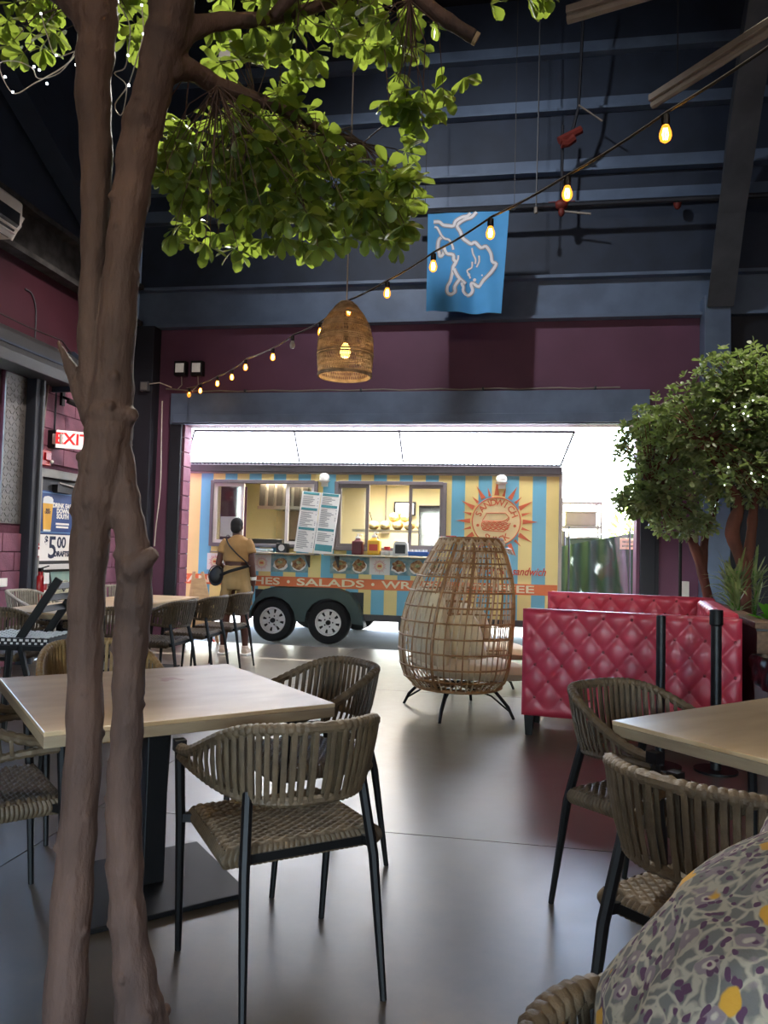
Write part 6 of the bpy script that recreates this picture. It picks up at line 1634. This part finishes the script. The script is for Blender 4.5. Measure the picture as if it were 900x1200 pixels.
def head(mb, c, f, s=1.0):
    """skull, jaw, nose, ears, brow and lips; f = way the face looks"""
    c = Vector(c); f = Vector(f).normalized(); u = Vector((0, 0, 1)); u = (u - f * u.dot(f)).normalized(); r = f.cross(u)
    R = Matrix((r, f, u)).transposed()
    mb.ball(c + u * .02 * s, (.073 * s, .092 * s, .092 * s), 16, 12, R)
    mb.ball(c - u * .045 * s + f * .022 * s, (.056 * s, .066 * s, .068 * s), 14, 10, R)
    mb.tube([c + f * .088 * s + u * .012 * s, c + f * .105 * s - u * .022 * s, c + f * .088 * s - u * .03 * s], [.008 * s, .014 * s, .011 * s], 8)
    mb.ball(c + f * .080 * s - u * .055 * s, (.024 * s, .012 * s, .009 * s), 10, 6, R)
    mb.ball(c + f * .078 * s + u * .03 * s, (.05 * s, .014 * s, .010 * s), 10, 6, R)
    mb.ball(c + f * .062 * s - u * .092 * s, (.024 * s, .02 * s, .018 * s), 10, 6, R)
    for sg in (-1, 1): mb.ball(c + r * sg * .074 * s - f * .002 * s, (.012 * s, .022 * s, .032 * s), 10, 8, R)
    return R
def eyes(t, c, f, s=1.0):
    c = Vector(c); f = Vector(f).normalized(); u = Vector((0, 0, 1)); u = (u - f * u.dot(f)).normalized(); r = f.cross(u)
    for sg in (-1, 1):
        o = MB().ball(c + r * sg * .031 * s + f * .0735 * s + u * .004 * s, .0115 * s, 10, 8).build('eye', 'white_plastic', t)
        MB().ball(c + r * sg * .031 * s + f * .081 * s + u * .004 * s, .0055 * s, 8, 6).build('iris', 'hair_black', o)
def crease(me, amp, freq, seed, dirz=1.0):
    """soft folds pushed along the normals"""
    rng = random.Random(seed); ks = [(Vector((rng.uniform(-1, 1), rng.uniform(-1, 1), rng.uniform(-1, 1) * dirz)).normalized() * freq * rng.uniform(.6, 1.6), rng.uniform(0, 6)) for _ in range(5)]
    nr = [v.normal.copy() for v in me.vertices]
    for v, n in zip(me.vertices, nr):
        h = sum(abs(math.sin(k.dot(v.co) + p + .6 * math.sin(v.co.z * 11 + p))) ** 1.5 for k, p in ks) / 5
        v.co += n * (h - .4) * amp
    me.update()

# ---- customer at the trailer (seen from behind; looks along +Y)
pf = at(280, 768, 9.6)
cu = thing('person', 'person in tan shirt and shorts with a shoulder bag waiting at the trailer', 'person', (-3.325, 9.03, 0), math.radians(4))
B = MB()
hc = (-.02, .02, 1.555)
head(B, hc, (.1, 1, .03), .95)
B.tube([(-.01, -.005, 1.38), (-.015, .005, 1.43), (-.02, .012, 1.50)], [(.075, .06), (.056, .056), (.054, .056)], 12, ref=(1, 0, 0))
B.tube([(0, 0, .86), (0, .0, .95), (0, 0, 1.06), (0, -.005, 1.2), (0, -.012, 1.32), (0, -.01, 1.385), (-.005, -.005, 1.42)], [(.155, .11), (.165, .115), (.142, .10), (.16, .105), (.175, .105), (.15, .085), (.08, .06)], 18, ref=(1, 0, 0))
for s in (-1, 1):
    B.tube([(s * .085, 0, .90), (s * .10, 0, .70), (s * .115, .005, .47), (s * .128, -.012, .34), (s * .135, -.005, .18), (s * .14, 0, .07)], [.095, .084, .056, .058, .043, .036], 12)
    B.tube([(s * .14, -.03, .05), (s * .145, .06, .035), (s * .15, .15, .022)], [.034, .034, .026], 10)
# right arm hangs, left arm bends forward
B.tube([(.140, -.01, 1.375), (.178, -.015, 1.26), (.195, -.02, 1.10), (.205, .015, .96), (.208, .03, .85)], [.056, .048, .041, .037, .026], 12)
hand(B, (.208, .035, .85), (0, .12, -1), (-1, 0, 0), -1, .95, .5)
B.tube([(-.140, -.01, 1.375), (-.185, -.02, 1.26), (-.225, -.02, 1.11), (-.19, .12, 1.04), (-.12, .22, 1.06)], [.056, .048, .041, .037, .026], 12)
hand(B, (-.115, .225, 1.06), (.6, .8, .1), (0, 0, -1), 1, .95, .8)
me = fuse(B, .009, 3); me.materials.append(MATS['skin_brown']); link('body', me, cu)
eyes(cu, hc, (.1, 1, .03), .95)
H = MB(); H.ball((-.02, .008, 1.59), (.077, .094, .088), 16, 12); H.ball((-.02, -.035, 1.545), (.066, .055, .07), 14, 10)
me = fuse(H, .008, 3); me.materials.append(MATS['hair_black']); link('hair', me, cu)
S = MB()
S.tube([(0, 0, 1.135), (0, 0, 1.16), (0, -.005, 1.24), (0, -.012, 1.33), (0, -.01, 1.39), (-.004, -.005, 1.425), (-.008, 0, 1.44)], [(.166, .125), (.170, .127), (.170, .124), (.172, .118), (.152, .098), (.095, .078), (.072, .068)], 20, ref=(1, 0, 0))
for s in (-1, 1): S.tube([(s * .12, -.01, 1.38), (s * .158, -.012, 1.33), (s * .182, -.018, 1.25), (s * .187, -.02, 1.235)], [.064, .062, .060, .060], 14)
me = fuse(S, .010, 3); crease(me, .014, 22, 2); me.materials.append(MATS['tan_cloth']); link('shirt', me, cu)
S = MB()
S.tube([(0, 0, .80), (0, 0, .90), (0, 0, 1.0), (0, 0, 1.075), (0, 0, 1.085)], [(.172, .13), (.180, .138), (.170, .13), (.155, .118), (.150, .116)], 20, ref=(1, 0, 0))
for s in (-1, 1): S.tube([(s * .090, 0, .88), (s * .106, 0, .75), (s * .120, .0, .63), (s * .122, 0, .60)], [(.088, .115), (.086, .108), (.086, .10), (.086, .10)], 16, ref=(1, 0, 0))
me = fuse(S, .010, 3); crease(me, .016, 18, 5); me.materials.append(MATS['tan_cloth_shorts']); link('shorts', me, cu)
for s in (-1, 1):
    S = MB(); S.tube([(s * .14, -.055, .05), (s * .142, .0, .062), (s * .147, .08, .048), (s * .152, .17, .034)], [(.03, .04), (.05, .044), (.034, .047), (.022, .036)], 12, ref=(0, 0, 1))
    S.tube([(s * .14, -.01, .06), (s * .139, -.008, .115)], .047, 12)
    me = fuse(S, .008, 2); me.materials.append(MATS['shoe']); sh = link('shoe', me, cu)
    MB().prism([(s * .14 - .045, -.09), (s * .14 + .045, -.09), (s * .148 + .05, .05), (s * .152 + .042, .18), (s * .152, .205), (s * .152 - .042, .18), (s * .146 - .05, .05)], 0, .026, lambda a, b, h: (a, b, h)).build('sole', 'sole_white', sh, bevel=.006, smooth=False)
# forearm bandage
MB().tube([(.2055, .018, .955), (.2068, .024, .915)], [.042, .038], 14, cap=False).build('wrist_band', 'paper', cu)
bag = thing('shoulder_bag', 'black round shoulder bag slung on the customer at the trailer', 'bag', (-3.325, 9.03, 0), math.radians(4))
R_ = Matrix.Rotation(.25, 3, 'Y')
MB().ball((-.235, -.05, .955), (.095, .05, .125), 18, 12, R_).build('pouch', 'bag_black', bag)
MB().tube([(-.235 + .09 * math.cos(a * PI / 12), -.085, .965 + .115 * math.sin(a * PI / 12)) for a in range(24)], .006, 5, closed=True).build('zip_piping', 'black_plastic', bag)
MB().tube(spline([(-.115, -.105, 1.415), (-.06, -.145, 1.33), (.05, -.15, 1.22), (.15, -.135, 1.135), (.175, -.12, 1.09)], 5), [(.004, .010)] * 21, 6, ref=(0, 1, .3)).build('thin_strap', 'black_plastic', bag)
MB().tube(spline([(.178, -.105, 1.09), (.09, -.152, 1.06), (-.05, -.158, 1.015), (-.17, -.12, .965)], 5), [(.006, .022)] * 16, 6, ref=(0, 1, .3)).build('wide_strap', 'bag_black', bag)
MB().tube(spline([(-.115, -.105, 1.415), (-.12, -.02, 1.46), (-.10, .08, 1.40), (0, .145, 1.25), (.13, .13, 1.12), (.185, .02, 1.09), (.178, -.105, 1.09)], 4), .006, 5).build('front_strap', 'black_plastic', bag)

# ---- seated neighbour close to the camera, lower right
CX, CY, CHD = .305, .745, 350
woven_chair(CX, CY, CHD, 'woven rope armchair under the person in floral clothing, lower right')
ne = thing('person', 'seated person in grey floral clothing close by, cut by the lower right corner', 'person', (CX, CY, 0))
def W(x, y, z): return (x - CX, y - CY, z)
B = MB(); hf = (.97, .0, -.25); hc = W(.635, .87, 1.205)
head(B, hc, hf, .95)
B.tube([W(.46, .87, .995), W(.52, .87, 1.055), W(.585, .87, 1.14)], [(.07, .06), (.052, .052), (.05, .052)], 12, ref=(0, 1, 0))
TOR = [(W(.26, .82, .50), (.185, .14)), (W(.222, .835, .60), (.175, .132)), (W(.212, .845, .70), (.165, .125)), (W(.236, .855, .79), (.168, .128)), (W(.292, .86, .875), (.17, .122)), (W(.362, .865, .94), (.165, .095)), (W(.43, .87, .985), (.12, .07)), (W(.485, .87, 1.02), (.06, .055))]
B.tube([p for p, r in TOR], [r for p, r in TOR], 18, ref=(0, 1, 0))
ARM = {}
for s, yy in ((-1, .69), (1, 1.05)):
    ARM[s] = [W(.39, yy, .945), W(.43, yy - s * -.02, .84), W(.48, yy + s * .03, .73), W(.62, yy - s * .02, .655), W(.73, yy - s * .06, .645)]
    B.tube([W(.39, .87 + s * .1, .945)] + ARM[s], [.06, .058, .05, .043, .038, .026], 12)
    hand(B, ARM[s][-1], (1, -s * .15, -.1), (0, 0, -1), s, .95, .6)
    yl = .86 + s * .11
    B.tube([W(.30, .84 + s * .09, .53), W(.50, yl, .545), W(.74, yl, .53), W(.77, yl, .40), W(.75, yl, .20), W(.74, yl, .07)], [.10, .088, .064, .058, .05, .036], 12)
    B.tube([W(.71, yl, .05), W(.80, yl, .04), W(.90, yl + s * .01, .03)], [.036, .034, .026], 10)
me = fuse(B, .009, 3); me.materials.append(MATS['skin_light']); link('body', me, ne)
eyes(ne, hc, hf, .95)
H = MB(); hc_ = Vector(hc); H.ball(hc_ + Vector((-.012, 0, .042)), (.094, .085, .086), 16, 12); H.ball(hc_ + Vector((-.02, .045, -.005)), (.06, .045, .075), 12, 10); H.ball(hc_ + Vector((-.02, -.045, -.005)), (.06, .045, .075), 12, 10); H.ball(hc_ + Vector((-.075, 0, -.02)), (.045, .07, .08), 12, 10); H.tube([hc_ + Vector((-.09, 0, 0)), hc_ + Vector((-.12, 0, -.05)), hc_ + Vector((-.10, 0, -.10))], [.04, .045, .02], 10)
me = fuse(H, .008, 3); me.materials.append(MATS['hair_brown']); link('hair', me, ne)
S = MB()
S.tube([Vector(p) for p, r in TOR], [(r[0] + .016, r[1] + .014) for p, r in TOR], 20, ref=(0, 1, 0))
for s in (-1, 1): S.tube([W(.38, .87 + s * .08, .935)] + ARM[s][:3] + [tuple(Vector(ARM[s][2]).lerp(Vector(ARM[s][3]), .45))], [.078, .078, .070, .066, .066], 14)
me = fuse(S, .007, 5); crease(me, .020, 15, 11, .5); crease(me, .006, 45, 12, .6); me.materials.append(MATS['floral_print']); link('floral_top', me, ne)
S = MB()
S.tube([W(.25, .83, .49), W(.255, .835, .58)], [(.20, .145), (.185, .135)], 18, ref=(0, 1, 0))
for s in (-1, 1):
    yl = .86 + s * .11
    S.tube([W(.28, .84 + s * .09, .53), W(.50, yl, .548), W(.75, yl, .535), W(.785, yl, .40), W(.765, yl, .20), W(.755, yl, .10)], [.108, .098, .076, .07, .066, .066], 14)
me = fuse(S, .010, 3); crease(me, .008, 20, 3); me.materials.append(MATS['dark_pants']); link('trousers', me, ne)
for s in (-1, 1):
    yl = .86 + s * .11
    S = MB(); S.tube([W(.685, yl, .05), W(.74, yl, .06), W(.83, yl, .048), W(.93, yl + s * .012, .034)], [(.032, .04), (.05, .044), (.036, .048), (.024, .036)], 12, ref=(0, 0, 1))
    me = fuse(S, .008, 2); me.materials.append(MATS['shoe']); sh = link('shoe', me, ne)
    MB().bx(W(.66, yl, 0)[0], W(.96, yl, 0)[0], W(0, yl - .045, 0)[1], W(0, yl + .05, 0)[1], 0, .022).build('sole', 'sole_white', sh, smooth=False, bevel=.008)
